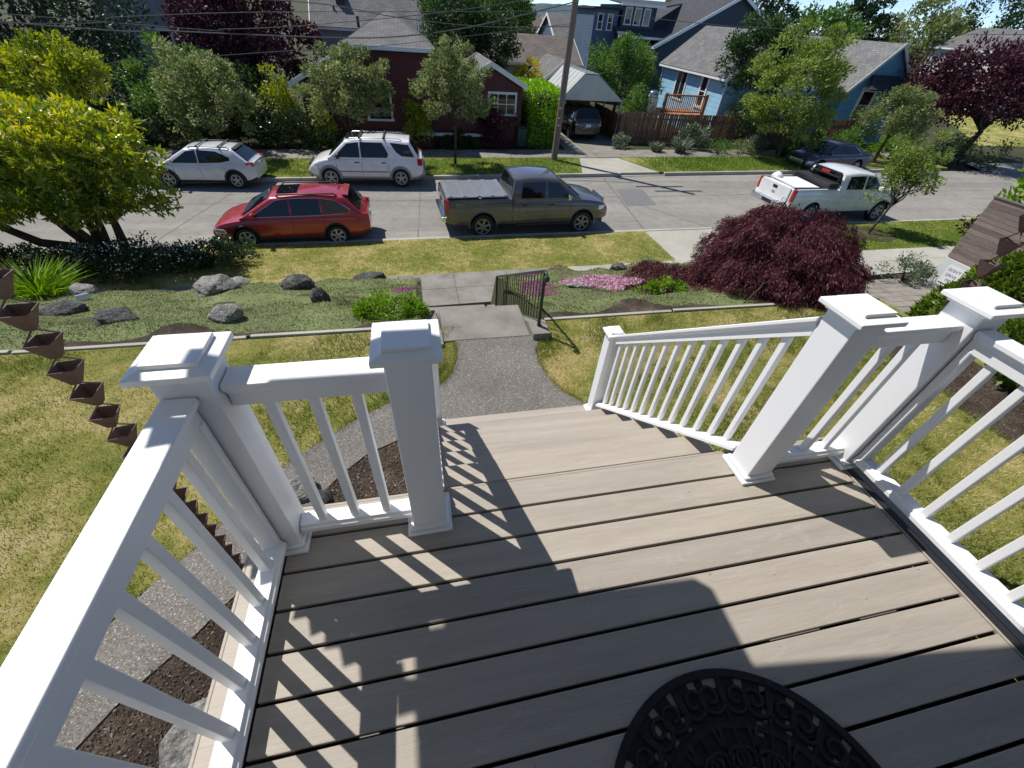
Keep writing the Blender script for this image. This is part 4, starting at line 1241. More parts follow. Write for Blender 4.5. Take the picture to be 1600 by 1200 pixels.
shrub('dark_shrub', 'low dark shrub behind the top of the slatted fence', (17.2, 7.2, -2.4), (.9, 1.0, .7), LM['purple'], .12, 20, 90, 103)

# left side under the glossy tree
GL = 'shrubs under the glossy tree'
shrub('flowering_shrub', 'dark low shrub dotted with white flowers under the glossy tree', (-7.2, 10.5, -3.86), (2.0, .7, .46), LM['glossyd'], .08, 60, 120, 110, GL)
shrub('flowering_shrub', 'dark low shrub reaching right of the tree trunks over the lawn', (-4.95, 10.85, -3.86), (1.2, .7, .36), LM['glossyd'], .08, 40, 120, 111, GL)
shrub('flowering_shrub', 'dark low shrub left of the tree trunks on the strip', (-9.6, 10.7, -3.86), (1.2, .7, .42), LM['dark'], .08, 36, 110, 112, GL)
rng = np.random.default_rng(5)
fl = thing('white_flowers', 'scattered small white flowers on the dark shrubs under the tree', 'flowers', (-7.0, 10.3, -3.58))
n = 300
a = rng.uniform(0, 2 * PI, n); r_ = np.sqrt(rng.random(n))
P = np.stack([np.cos(a) * r_ * 2.2, np.sin(a) * r_ * .85, .33 * np.sqrt(np.clip(1 - r_ ** 2, 0, 1)) + .04 + .06 * rng.random(n)], 1)
tag(quads('petals', leaf_quads(P, unit(rng.normal(size=(n, 3)) + np.array([0, 0, .6])), .045, .045, rng, .5), rng.random(n), LM['white'], fl), kind='stuff')
shrub('golden_shrub', 'golden green heath clump at the far left edge', (-9.4, 9.6, -3.86), (.95, .55, .6), LM['lime'], .08, 24, 100, 113, wid=.3)
tuft('grass_clump', 'bright arching green grass clump left of the rocks', (-6.3, 7.15, -2.75), 1.0, .75, 620, LM['bright'], 114, wid=.012, spread_=1.2)
tuft('grass_clump', 'arching green grass clump at the left edge by the rocks', (-7.3, 6.9, -2.65), .9, .6, 420, LM['mid'], 115, wid=.012, spread_=1.2)
shrub('green_mound', 'bright green low mound beside the garden steps, left of the landing', (.13, 3.98, -1.55), (.52, .32, .19), LM['bright'], .055, 26, 190, 116, cat='shrub', wid=.3)
shrub('heather_clump', 'thin brownish heather clump behind the bright green mound', (-.28, 4.45, -1.75), (.35, .25, .2), LM['thyme'], .07, 10, 90, 117, cat='shrub', wid=.2)
shrub('lime_clump', 'pale lime rosettes in front of the weeping maple', (4.75, 4.55, -1.75), (.42, .2, .16), LM['bright'], .06, 12, 80, 118, cat='shrub', wid=.5)

# ------------------------------------------------------------------ flower cushions on the slope
def cushion(name, label, x, y, rx, ry, h, mat, n, seed, sz=.022):
    rng = np.random.default_rng(seed)
    z = slope_z(x, y)
    t_ = thing(name, label, 'flowers', (x, y, z))
    a = rng.uniform(0, 2 * PI, n); r_ = np.sqrt(rng.random(n)) * (1 + .22 * np.sin(3 * a + seed) + .12 * np.sin(7 * a))
    X = np.cos(a) * r_ * rx; Y = np.sin(a) * r_ * ry
    Z = np.array([slope_z(x + q, y + w_) - z for q, w_ in zip(X, Y)]) + h * np.sqrt(np.clip(1 - (r_ / 1.25) ** 2, .03, 1)) * (.7 + .3 * rng.random(n))
    P = np.stack([X, Y, Z], 1)
    tag(quads('petals', leaf_quads(P, unit(rng.normal(size=(n, 3)) + np.array([0, -.2, .9])), sz * rng.uniform(.6, 1.3, n), sz, rng, .2), rng.random(n), mat, t_), kind='stuff')
    k = n // 2
    V = leaf_quads(P[:k] - np.array([0, 0, .03]), unit(rng.normal(size=(k, 3)) + np.array([0, 0, .4])), .035, .012, rng)
    quads('foliage', V, rng.random(k), LM['thyme'], t_)
    return t_
cushion('pink_flower_cushion', 'large pale pink flower cushion left of the weeping maple', 3.95, 5.35, .78, .55, .13, LM['pink'], 2600, 1, .034)
cushion('magenta_flower_patch', 'bright magenta flower patch behind the iron handrail top', 3.1, 7.02, .55, .22, .05, LM['magenta'], 1300, 2)
cushion('magenta_flower_patch', 'sparse magenta thyme patch seen through the iron handrail', 2.62, 5.2, .32, .5, .03, LM['magenta'], 900, 3)
cushion('magenta_flower_patch', 'small magenta patch left of the garden steps landing', .35, 5.6, .22, .2, .03, LM['magenta'], 260, 4)
cushion('blue_flower_cushion', 'small violet blue flower cushion at the edge of the maple', 6.05, 7.1, .26, .18, .13, LM['blue'], 700, 5)

# groundcover leaflets, lawn blades, bark chips: nobody could count these
def pip(x, y, poly):
    c = np.zeros(len(x), bool); n = len(poly); j = n - 1
    for i in range(n):
        xi, yi = poly[i]; xj, yj = poly[j]
        k = ((yi > y) != (yj > y)) & (x < (xj - xi) * (y - yi) / (yj - yi + 1e-12) + xi)
        c ^= k; j = i
    return c
def vnoise(x, y, s, seed):
    r_ = np.random.default_rng(seed); v = 0
    for k in range(5):
        a = r_.uniform(0, 6.28); f = s * (1.6 ** k) * r_.uniform(.8, 1.2)
        v = v + np.sin((x * math.cos(a) + y * math.sin(a)) * f + r_.uniform(0, 6)) / (1.25 ** k)
    return v / 2.6
def blades(name, label, x, y, z, h, wid, val, mat, rng, cat='grass'):
    n = len(x)
    B = np.stack([x, y, z], 1)
    D = unit(np.array([0, 0, 1.]) + rng.normal(size=(n, 3)) * np.array([.55, .55, .1]))
    S = unit(np.cross(D, rng.normal(size=(n, 3)))) * (wid / 2)
    T = B + D * np.broadcast_to(h, (n,))[:, None]
    o = quads(name, np.stack([B - S, B + S, T], 1), val, mat)
    return tag(o, label, cat, None, 'stuff')
rng = np.random.default_rng(77)
n = 300000
u = rng.random(n)
x = np.concatenate([rng.uniform(-6.5, 2.2, n // 2), rng.uniform(.6, 7.0, n - n // 2)]); y = np.concatenate([rng.uniform(-1.9, 3.42, n // 2), rng.uniform(-1.6, 3.42, n - n // 2)])
k = ~(pip(x, y, PATH) | pip(x, y, MULCH) | pip(x, y, MULCH_R)) & ~((x > -.2) & (x < 3.0) & (y < .1)) & ~((x > .55) & (x < 2.4) & (y < 1.6))
x, y = x[k], y[k]; n = len(x)
dryn = vnoise(x, y, 1.3, 4) * .5 + vnoise(x, y, 5.0, 5) * .35
val = np.clip(.41 + .78 * dryn + rng.normal(size=n) * .18, 0, 1)
hh = np.where(dryn < -.15, .066, .036) * rng.uniform(.5, 1.5, n)
# greener, longer along the path and bed edges
ex, ey = [], []
for poly in (PATH, MULCH_R[:9]):
    for (xa, ya), (xb, yb) in zip(poly[:-1], poly[1:]):
        k = int(420 * math.hypot(xb - xa, yb - ya)); t = rng.random(k)
        ex.append(xa + (xb - xa) * t + rng.normal(size=k) * .022); ey.append(ya + (yb - ya) * t + rng.normal(size=k) * .022)
ex = np.concatenate(ex); ey = np.concatenate(ey)
k = (~pip(ex, ey, MULCH) | ((ey > 1.7) & (ex > .9))) & (ey > -1.9) & ~((ex > .5) & (ex < 2.4) & (ey < 1.75))
ex, ey = ex[k], ey[k]
x = np.concatenate([x, ex]); y = np.concatenate([y, ey]); val = np.concatenate([val, np.clip(.2 + rng.normal(size=len(ex)) * .17, 0, 1)]); hh = np.concatenate([hh, .06 * rng.uniform(.4, 1.5, len(ex))]); n = len(x)
blades('lawn_grass', 'short patchy half dry grass of the front lawn', x, y, np.full(n, -1.414), hh, .006, val, LM['grass'], rng)
n = 60000
x = rng.uniform(-9, 9.2, n); y = rng.uniform(9.7, 12.2, n)
k = (y < near_curb(x) - .17) & (y > sw1(x) + .02) & (x < 8.6)
x, y = x[k], y[k]; n = len(x)
blades('strip_grass', 'half dry grass of the near lawn strip along the street', x, y, np.full(n, -3.865), .05 * rng.uniform(.5, 1.3, n), .012, np.clip(.46 + .25 * vnoise(x, y, 1.5, 8) + rng.normal(size=n) * .16, 0, 1), LM['grass'], rng)
n = 26000
x = rng.uniform(13, 24, n); y = rng.uniform(10.1, 12.9, n); k = (y < near_curb(x) - .17) & (y > sw1(x) + .02); x, y = x[k], y[k]; n = len(x)
blades('strip_grass', 'green grass of the near strip under the young tree', x, y, np.full(n, -3.865), .06 * rng.uniform(.5, 1.3, n), .016, np.clip(.4 + rng.normal(size=n) * .22, 0, 1), LM['grassg'], rng)
n = 60000
x = rng.uniform(-7, 26, n); y = rng.uniform(18.6, 23.2, n); k = (y > far_curb(x) + .17) & (y < fs1(x) - .02) & ~((x > 8.5) & (x < 12.8)); x, y = x[k], y[k]; n = len(x)
blades('strip_grass', 'green grass of the far strip between kerb and pavement', x, y, np.full(n, -3.855), .09 * rng.uniform(.5, 1.4, n) * np.where(x > 14, 1.7, 1), .022, np.clip(.42 + .2 * vnoise(x, y, 1.2, 9) + rng.normal(size=n) * .2, 0, 1), LM['grassg'], rng)
n = 190000
x = rng.uniform(-7.5, 8.4, n); y = rng.uniform(3.55, 7.2, n)
k = ~((x > .6) & (x < 2.22)); x, y = x[k], y[k]
cov = vnoise(x, y, 1.5, 12) + .5 * vnoise(x, y, 4, 13) - .55 * np.clip((4.0 - y) / .45, 0, 1) * (.6 + vnoise(x, y, 3, 14))
k = (cov + rng.normal(size=len(cov)) * .35) > -.55; x, y, cov = x[k], y[k], cov[k]; n = len(x)
z = np.array([slope_z(a, b) for a, b in zip(x, y)])
P = np.stack([x, y, z - .004], 1)
L_ = .027 * rng.uniform(.5, 1.4, n)
V = leaf_quads(P, unit(rng.normal(size=(n, 3)) + np.array([0, 0, .45])), L_, L_ * .5, rng)
o = quads('groundcover', V, np.clip(.42 + .36 * cov + rng.normal(size=n) * .17, 0, 1), LM['thyme'])
tag(o, 'low mossy green thyme groundcover over the planted slope', 'groundcover', None, 'stuff')
n = 52000
x = np.concatenate([rng.uniform(-2.0, 2.3, n), rng.uniform(6.2, 7.9, n // 3)]); y = np.concatenate([rng.uniform(-2.2, 1.62, n), rng.uniform(-2, 3.4, n // 3)])
k = (pip(x, y, MULCH) & ~pip(x, y, PATH)) | pip(x, y, MULCH_R); k &= ~((x > .0) & (x < 2.9) & (y < .0)); x, y = x[k], y[k]; n = len(x)
P = np.stack([x, y, -1.402 + .012 * rng.random(n)], 1)
D = rng.normal(size=(n, 3)); D[:, 2] *= .25
L_ = .017 * rng.uniform(.4, 1.7, n)
o = quads('bark_chips', leaf_quads(P, unit(D), L_, L_ * .4, rng, .7), rng.random(n), LM['chip'])
tag(o, 'loose brown bark chips in the beds beside the porch', 'bark mulch', None, 'stuff')

# ------------------------------------------------------------------ rocks on the slope
def rock(name, label, x, y, rx, ry, rz_, mat, seed, z=None, sink=.25, group='rocks on the planted slope'):
    rng = np.random.default_rng(seed)
    bm = bmesh.new()
    bmesh.ops.create_icosphere(bm, subdivisions=4, radius=1)
    pl = [(unit(rng.normal(size=3)), rng.uniform(.55, .9)) for _ in range(11)]
    ph = rng.uniform(0, 6, 8)
    for v in bm.verts:
        c = np.array(v.co)
        for nn, dd in pl:
            s_ = c @ nn
            if s_ > dd: c = c - nn * (s_ - dd) * .88
        c = c * (1 + .04 * math.sin(7 * c[0] + ph[0]) * math.sin(6 * c[1] + ph[1]) + .03 * math.sin(15 * c[2] + ph[2] + 5 * c[0]) + .018 * math.sin(29 * c[0] + 23 * c[1] + ph[3]) + .012 * rng.normal())
        v.co = (c[0] * rx, c[1] * ry, c[2] * rz_)
    me = bpy.data.meshes.new(name); bm.to_mesh(me); bm.free()
    me.polygons.foreach_set('use_smooth', [True] * len(me.polygons)); me.set_sharp_from_angle(angle=R(28))
    o = obj_from_mesh(name, me, None, mat)
    o.scale = (.9, .9, .86)
    zz = slope_z(x, y) if z is None else z
    o.location = (x, y, zz + rz_ * (1 - 2 * sink) * .5 + 0); o.rotation_euler = (0, 0, rng.uniform(-.4, .4))
    return tag(o, label, 'rock', group)
RD, RP = M['rock_dark'], M['rock_pale']
rock('rock', 'flat grey rock at far left of the slope under the white-flowered shrub', -5.35, 6.85, .28, .24, .2, RP, 1)
rock('rock', 'long low dark rock at the left, behind the rain chain', -4.55, 5.2, .42, .24, .17, RD, 2)
rock('rock', 'large dark angular rock nearest the lawn on the left', -3.42, 4.5, .29, .24, .25, RD, 3)
rock('rock', 'big pale craggy rock in the middle of the left slope', -3.0, 6.3, .47, .3, .26, RP, 4)
rock('rock', 'small low grey rock at the crest beside the dark shade', -2.85, 7.0, .27, .2, .12, RP, 5)
rock('rock', 'rounded pale rock at the bottom edge of the left slope', -1.95, 4.15, .25, .2, .19, RP, 6)
rock('rock', 'wide rough dark rock below the red car', -1.72, 6.5, .37, .25, .22, RD, 7)
rock('rock', 'small pointed dark rock right of the wide rough one', -.94, 4.95, .17, .15, .24, RD, 8)
rock('rock', 'grey rounded rock at the crest left of the steps', -.45, 7.05, .40, .25, .18, RD, 9)
rock('rock', 'brown square rock behind the pink flowers', 4.95, 6.75, .22, .18, .2, RD, 10)
rock('rock', 'flat pale rock slab at the crest by the violet flowers', 5.45, 7.15, .42, .2, .1, RP, 11)
rock('rock', 'pale rock half hidden by the edge of the weeping maple', 6.6, 7.1, .25, .2, .16, RP, 12)
rock('rock', 'flat pale stone beside the pink flower cushion', 3.3, 4.95, .24, .12, .07, RP, 13)
rock('rock', 'pale boulder in the bark bed beside the path, left of the stairs', -.50, 1.12, .16, .13, .14, RP, 14, -1.41, group='stones in the bark bed')
rock('rock', 'dark stone beside the pale boulder in the bark bed', -.33, 1.0, .13, .11, .11, RD, 15, -1.41, group='stones in the bark bed')
fs_ = MB().prism([(-.72, -.26), (-.90, -.30), (-.99, -.46), (-.93, -.62), (-.55, -.7), (-.40, -.45), (-.52, -.28)], 'z', -1.40, -1.36).build('flagstone', M['rock_pale'], bevel=.01)
tag(fs_, 'flat pale flagstone in the bark bed at the porch edge', 'stone')
# ================================================================== VEHICLES
def smoothstep_interp(xs_, ys_, x):
    """monotone smooth interpolation"""
    xs_ = np.array(xs_, float); ys_ = np.array(ys_, float)
    h = np.diff(xs_); dl = np.diff(ys_) / h
    m_ = np.zeros(len(xs_)); m_[0] = dl[0]; m_[-1] = dl[-1]
    for i in range(1, len(xs_) - 1):
        m_[i] = 0 if dl[i - 1] * dl[i] <= 0 else 2 * dl[i - 1] * dl[i] / (dl[i - 1] + dl[i])
    x = np.clip(x, xs_[0], xs_[-1])
    i = np.clip(np.searchsorted(xs_, x) - 1, 0, len(h) - 1)
    t = (x - xs_[i]) / h[i]
    return (ys_[i] * (1 + 2 * t) * (1 - t) ** 2 + m_[i] * h[i] * t * (1 - t) ** 2 + ys_[i + 1] * t * t * (3 - 2 * t) + m_[i + 1] * h[i] * t * t * (t - 1))

def boolean_cut(me, cutters):
    o = bpy.data.objects.new('tmp_body', me); C.objects.link(o)
    tmp = [o]
    for cm in cutters:
        c = bpy.data.objects.new('tmp_cut', cm); C.objects.link(c); tmp.append(c)
        md = o.modifiers.new('b', 'BOOLEAN'); md.operation = 'DIFFERENCE'; md.object = c; md.solver = 'EXACT'
        try: md.material_mode = 'TRANSFER'
        except Exception: pass
    bpy.context.view_layer.update()
    dg = bpy.context.evaluated_depsgraph_get()
    out = bpy.data.meshes.new_from_object(o.evaluated_get(dg))
    for q in tmp: bpy.data.objects.remove(q)
    return out

def split_by_material(me, names, parent, smooth=35):
    res = {}
    for mi, nm in enumerate(names):
        bm = bmesh.new(); bm.from_mesh(me)
        kill = [f for f in bm.faces if f.material_index != mi]
        bmesh.ops.delete(bm, geom=kill, context='FACES')
        if not bm.faces: bm.free(); continue
        for f in bm.faces: f.material_index = 0; f.smooth = True
        m2 = bpy.data.meshes.new(nm); bm.to_mesh(m2); bm.free()
        m2.materials.append(me.materials[mi]); m2.set_sharp_from_angle(angle=R(smooth))
        if nm in res: continue
        if nm == 'wheel_well':
            vx = np.zeros(len(m2.vertices) * 3); m2.vertices.foreach_get('co', vx); vx = vx.reshape(-1, 3)
            for sx in (-1, 1):
                for sy in (-1, 1):
                    b3 = bmesh.new(); b3.from_mesh(m2)
                    bmesh.ops.delete(b3, geom=[f for f in b3.faces if f.calc_center_median().x * sx < 0 or f.calc_center_median().y * sy < 0], context='FACES')
                    if b3.faces:
                        m3 = bpy.data.meshes.new(nm); b3.to_mesh(m3); m3.materials.append(me.materials[mi]); res[nm] = link(bpy.data.objects.new(nm, m3), parent)
                    b3.free()
            continue
        res[nm] = link(bpy.data.objects.new(nm, m2), parent)
    return res

def wheel(parent, x, y, r_, wd, side, style, rimmat, spokes=5):
    w_ = bpy.data.objects.new('wheel', None); w_.location = (x, y, r_); link(w_, parent)
    s = side
    rr0 = r_ * .66
    tp = [(rr0, -wd / 2 * .8), (rr0 + .02, -wd / 2), (r_ * .92, -wd / 2), (r_ * .985, -wd * .36), (r_, -wd * .2), (r_, wd * .2), (r_ * .985, wd * .36), (r_ * .92, wd / 2), (rr0 + .02, wd / 2), (rr0, wd / 2 * .8)]
    MB().lathe(tp, 32, 'y', close=True).build('tyre', M['tyre'], w_, smooth=40)
    MB().lathe([(.001, s * wd * .10), (rr0 * .9, s * wd * .12), (rr0 * .96, s * wd * .30), (rr0 + .004, s * wd * .42), (rr0 + .004, -s * wd * .4), (.001, -s * wd * .4)], 28, 'y').build('rim', M['alloy_dark'] if style != 'plain' else rimmat, w_, smooth=40)
    mb = MB()
    mb.lathe([(rr0 * .90, s * wd * .40), (rr0 + .006, s * wd * .42), (rr0 + .006, s * wd * .46), (rr0 * .90, s * wd * .44)], 28, 'y', close=True)
    for k in range(spokes):
        a = 2 * PI * k / spokes + .3
        if style == 'split':
            for da in (-.17, .17):
                L_ = rr0 * .82
                c_ = (math.cos(a + da) * L_ * .58, s * wd * .40, math.sin(a + da) * L_ * .58)
                mb.box(c_, (L_ * .80, .03, rr0 * .13), ry=-(a + da))
        else:
            L_ = rr0 * .92
            mb.box((math.cos(a) * L_ * .52, s * wd * .40, math.sin(a) * L_ * .52), (L_, .035, rr0 * .27), ry=-a)
    mb.lathe([(.001, s * wd * .34), (rr0 * .27, s * wd * .34), (rr0 * .25, s * wd * .46), (.001, s * wd * .47)], 16, 'y')
    mb.build('spokes', rimmat, w_, smooth=30)
    return w_

def vehicle(name, label, cat, loc, rz, S, scale=1.0):
    """local frame: +x front, +y left, origin on the ground at the middle of the wheelbase"""
    v = thing(name, label, cat, loc, rz, 'parked vehicles', scale)
    W = S['W'] / 2; wb = S['wb'] / 2; r_ = S['wr']
    xr, xf = -wb - S['ro'], wb + S['fo']
    paintm = S['paint']
    # ---- lower body loft
    st_ = sorted(set([xr, xr + .04, xr + .12, xr + .3] + [float(q) for q in np.linspace(xr + .5, xf - .5, 26)] + [xf - .32, xf - .18, xf - .08, xf - .02, xf]))
    top = S['top']; bx = [p_[0] for p_ in top]; bz = [p_[1] for p_ in top]
    clad = S.get('clad', .12)
    sec = []
    for x in st_:
        ef = max(0, (x - (xf - .75)) / .75); er = max(0, ((xr + .55) - x) / .55)
        w_ = W * (1 - S.get('nose', .20) * ef ** 2.4 - S.get('tail', .12) * er ** 2.6)
        zb = S['gc'] + .12 * max(0, (x - (xf - .45)) / .45) ** 1.5 + .14 * max(0, ((xr + .4) - x) / .4) ** 1.5
        zs = float(smoothstep_interp(bx, bz, x)); cr = S.get('crown', .05)
        zs_side = zs - cr
        hh = zs_side - zb
        z1 = zb + clad
        sec.append([(0, zb), (w_ * .86, zb), (w_ * .965, zb + .05), (w_ * .99, z1), (w_ * .992, z1 + .004), (w_, zb + hh * .50), (w_ * .992, zb + hh * .72), (w_ * .972, zb + hh * .93), (w_ * .935, zs_side), (w_ * .72, zs - cr * .35), (w_ * .36, zs - cr * .06), (0, zs)])
    nrow = len(sec[0]); ring = 2 * nrow - 2
    vs_ = []
    for x, s_ in zip(st_, sec):
        half = [(x, -y, z) for y, z in s_]
        oth = [(x, y, z) for y, z in s_[1:-1]][::-1]
        vs_ += half + oth
    fs = []; mi = []
    for i in range(len(st_) - 1):
        for k in range(ring):
            fs.append((i * ring + k, i * ring + (k + 1) % ring, (i + 1) * ring + (k + 1) % ring, (i + 1) * ring + k))
            kk = k if k < nrow - 1 else ring - 1 - k
            mi.append(1 if kk < 3 else 0)
    fs += [tuple(range(ring - 1, -1, -1)), tuple((len(st_) - 1) * ring + k for k in range(ring))]; mi += [0, 0]
    me = bpy.data.meshes.new('body'); me.from_pydata(vs_, [], fs)
    for q in (paintm, S['cladmat'], M['blackplastic']): me.materials.append(q)
    me.polygons.foreach_set('material_index', mi)
    bm = bmesh.new(); bm.from_mesh(me); bmesh.ops.recalc_face_normals(bm, faces=bm.faces); bm.to_mesh(me); bm.free()
    cuts = []
    for x in (-wb, wb):
        R_ = r_ * S.get('arch', 1.13)
        for sy in (-1, 1):
            a, b = sorted((sy * (W - .34), sy * (W + .2)))
            cm = MB().lathe([(R_, a), (R_, b)], 36, 'y', (x, 0, r_ + .02)).mesh('cut'); cm.materials.append(M['blackplastic']); cuts.append(cm)
    if S.get('bed'):
        x0, x1, zf, zt = S['bed']
        cm = MB().span(x0, x1, -W + .13, W - .13, zf, zt).mesh('cut'); cm.materials.append(S.get('bedmat', M['blackplastic'])); cuts.append(cm)
    me2 = boolean_cut(me, cuts)
    mats = [q for q in me2.materials]
    names = []
    for q in mats:
        names.append('body' if q == paintm else 'cladding' if q == S['cladmat'] else 'wheel_well' if q == M['blackplastic'] else 'bed_liner')
    # merge equal names: point duplicate slots to the first one
    first = {}
    remap = []
    for i, nm in enumerate(names): remap.append(first.setdefault(nm, i))
    mis = np.zeros(len(me2.polygons), dtype=np.int32); me2.polygons.foreach_get('material_index', mis)
    mis = np.array([remap[min(q, len(remap) - 1)] for q in mis], dtype=np.int32); me2.polygons.foreach_set('material_index', mis)
    parts_ = split_by_material(me2, names, v)
    body = parts_['body']
    # arch lips
    for x in (-wb, wb):
        for sy in (-1, 1):
            R_ = r_ * S.get('arch', 1.13)
            mb = MB(); n = 18; q = []
            for i in range(n + 1):
                a = lerp(-.12, PI + .12, i / n); q.append((x + math.cos(a) * (R_ + .012), sy * (W * .985 + .004), r_ + .02 + math.sin(a) * (R_ + .012)))
            mb.tube(q, S.get('lip', .028), 6); mb.build('wheel_arch', S.get('archmat', S['cladmat']), v, smooth=60)
            wheel(v, x, sy * (W - .135), r_, S.get('ww', .225), sy, S['wheel'], S['rim'], S.get('spokes', 5))
    # ---- greenhouse
    xa, xb, xc, xd = S['gh']; zr = S['H']; zbelt = S['belt']; wg = W * S.get('wg', .93); wr = W * S.get('wrf', .72)
    def yat(z): return wg - (wg - wr) * (z - zbelt) / (zr - zbelt)
    roof = S.get('roofc', [(xd, zbelt), (xc, zr - .03), ((xc * .55 + xb * .45), zr), (xb, zr - .045), (xa, zbelt)])
    rx_ = [p_[0] for p_ in roof]; rz2 = [p_[1] for p_ in roof]
    stx = sorted(set([xd, xa, xb, xc] + [float(q) for q in np.linspace(xd, xa, 30)]))
    vs_ = []; m_ = 0
    for x in stx:
        zt = float(np.interp(x, [xd, xc], [zbelt, zr - .05])) if x < xc else (float(np.interp(x, [xb, xa], [zr - .06, zbelt])) if x > xb else float(smoothstep_interp([xc, lerp(xc, xb, .45), xb], [zr - .05, zr, zr - .06], x)))
        hlf = [(wg, zbelt - .06), (yat(zbelt), zbelt), (yat(max(zbelt, zt - .07)), max(zbelt, zt - .07)), (yat(zt) - .03, max(zbelt, zt - .025)), (yat(zt) - .11, zt), (yat(zt) * .45, zt + .02), (0, zt + .028)]
        row = [(x, -y, z) for y, z in hlf] + [(x, y, z) for y, z in hlf[:-1]][::-1]
        m_ = len(row); vs_ += row
    fs = [(i * m_ + k, i * m_ + k + 1, (i + 1) * m_ + k + 1, (i + 1) * m_ + k) for i in range(len(stx) - 1) for k in range(m_ - 1)]
    fs += [tuple(range(m_)), tuple((len(stx) - 1) * m_ + k for k in range(m_ - 1, -1, -1))]
    MB().add(vs_, fs).build('cabin', S.get('cabinmat', paintm), v, smooth=40)
    # side windows: polygons (x,z) on the tumblehome plane
    def pane(nm, poly, mat, off=.010, sides=(-1, 1), th=.012):
        for sy in sides:
            out = [(x, sy * (yat(z) + off), z) for x, z in poly]; inn = [(x, sy * (yat(z) + off - th), z) for x, z in poly]
            n = len(poly)
            MB().add(out + inn, [tuple(range(n)), tuple(range(2 * n - 1, n - 1, -1))] + [(i, (i + 1) % n, n + (i + 1) % n, n + i) for i in range(n)]).build(nm, mat, v)
    for poly in S['windows']:
        pane('side_window', poly, M['carglass'])
    if S.get('chrome_trim'):
        for sy in (-1, 1):
            MB().tube([(x, sy * (yat(z) + .012), z) for x, z in S['chrome_trim']], .010, 5).build('window_trim', M['chrome'], v, smooth=60)
    def slope_pane(nm, x0, z0, x1, z1, y0, y1, mat, lift=.012):
        d = Vector((x1 - x0, 0, z1 - z0)).normalized(); nn = Vector((-d.z, 0, d.x))
        if nn.z < 0: nn = -nn
        f = []
        for xx, zz, yy in ((x0, z0, y0), (x1, z1, y1)):
            for sy in (-1, 1): f.append(Vector((xx, sy * yy, zz)) + nn * lift)
        b = [q - nn * .02 for q in f]
        c0 = Vector((lerp(x0, x1, .5), 0, lerp(z0, z1, .5))) + nn * (lift + .022)
        f2 = [f[0], f[1], f[3], f[2]]; b2 = [b[0], b[1], b[3], b[2]]
        e0 = (f[0] + f[1]) / 2 + nn * .012; e1 = (f[2] + f[3]) / 2 + nn * .012
        # gently bowed glass: two columns
        vs2 = [f[0], e0, f[1], f[2], e1, f[3]] + [b[0], b[1], b[2], b[3]]
        MB().add(vs2, [(0, 1, 4, 3), (1, 2, 5, 4), (6, 8, 9, 7), (0, 6, 7, 2, 1), (3, 4, 5, 9, 8), (0, 3, 8, 6), (2, 7, 9, 5)]).build(nm, mat, v, smooth=50)
    t0, t1 = .10, .90
    slope_pane('windscreen', lerp(xa, xb, t0), lerp(zbelt, zr - .06, t0) + .024, lerp(xa, xb, t1), lerp(zbelt, zr - .06, t1) + .024, yat(zbelt) - .10, yat(zr) - .10, M['carglass'], .006)
    u0, u1 = S.get('rearwin', (.22, .9))
    slope_pane('rear_window', lerp(xd, xc, u0), lerp(zbelt, zr - .05, u0) + .024, lerp(xd, xc, u1), lerp(zbelt, zr - .05, u1) + .024, yat(zbelt) - .12, yat(zr) - .09, M['carglass'], .006)
    # ---- door seams, handles, mirrors
    def side_y(x, z):
        ef = max(0, (x - (xf - .75)) / .75); er = max(0, ((xr + .55) - x) / .55)
        w_ = W * (1 - S.get('nose', .20) * ef ** 2.4 - S.get('tail', .12) * er ** 2.6)
        zs = float(smoothstep_interp(bx, bz, x)) - S.get('crown', .05)
        zb = S['gc']; u = (z - zb) / max(.1, zs - zb)
        return w_ * float(np.interp(u, [0, .1, .2, .5, .72, .93, 1], [.95, .97, .99, 1, .992, .972, .935]))
    for x in S['doors']:
        for sy in (-1, 1):
            zz = np.linspace(S['gc'] + clad + .01, zbelt - .02, 6)
            MB().tube([(x, sy * (side_y(x, z) + .0005), z) for z in zz], .006, 4).build('door_seam', M['blackplastic'], v)
    for x in S['handles']:
        for sy in (-1, 1):
            z = zbelt - S.get('hz', .14)
            MB().box((x, sy * (side_y(x, z) + .012), z), (.19, .03, .035)).build('door_handle', S.get('handlemat', paintm), v, bevel=.008)
    for sy in (-1, 1):
        xm = xa - S.get('mir', .42)
        MB().box((xm, sy * (wg + .11), zbelt + .09), (.12, .22, .16), taper=.85).build('mirror', S.get('mirmat', paintm), v, bevel=.03, seg=3)
    # ---- lamps
    for sy in (-1, 1):
        hx, hz_, hl, hh = S.get('head', (xf - .27, float(smoothstep_interp(bx, bz, xf - .12)) - .145, .40, .15))
        yy = side_y(hx, hz_) - .055
        MB().box((hx, sy * yy, hz_), (hl, .15, hh), rz=-sy * .42, taper=.8).build('headlight', M['lamp'], v, bevel=.03, seg=3)
        tx, tz, tl, th = S['taill']
        yy = side_y(tx, tz) - .05
        MB().box((tx, sy * yy, tz), (tl, .14, th), rz=sy * .16, taper=.92).build('tail_light', M['redlamp'], v, bevel=.02)
    gz = S.get('grille', (.42, .62))
    MB().box((xf - .015, 0, (gz[0] + gz[1]) / 2), (.05, W * 1.05, gz[1] - gz[0])).build('grille', S.get('grillemat', M['blackplastic']), v, bevel=.012)
    MB().box((xf - .01, 0, .36), (.06, W * 1.2, .12)).build('front_intake', M['blackplastic'], v, bevel=.012)
    pz = S.get('platez', .75)
    MB().box((xr - .012 + S.get('platein', 0), 0, pz), (.012, .31, .155)).build('licence_plate', M['plate'], v)
    for q in S.get('wipers', ()): pass
    return v, dict(yat=yat, side_y=side_y, W=W, xr=xr, xf=xf, zr=zr, wr=wr, zbelt=zbelt)

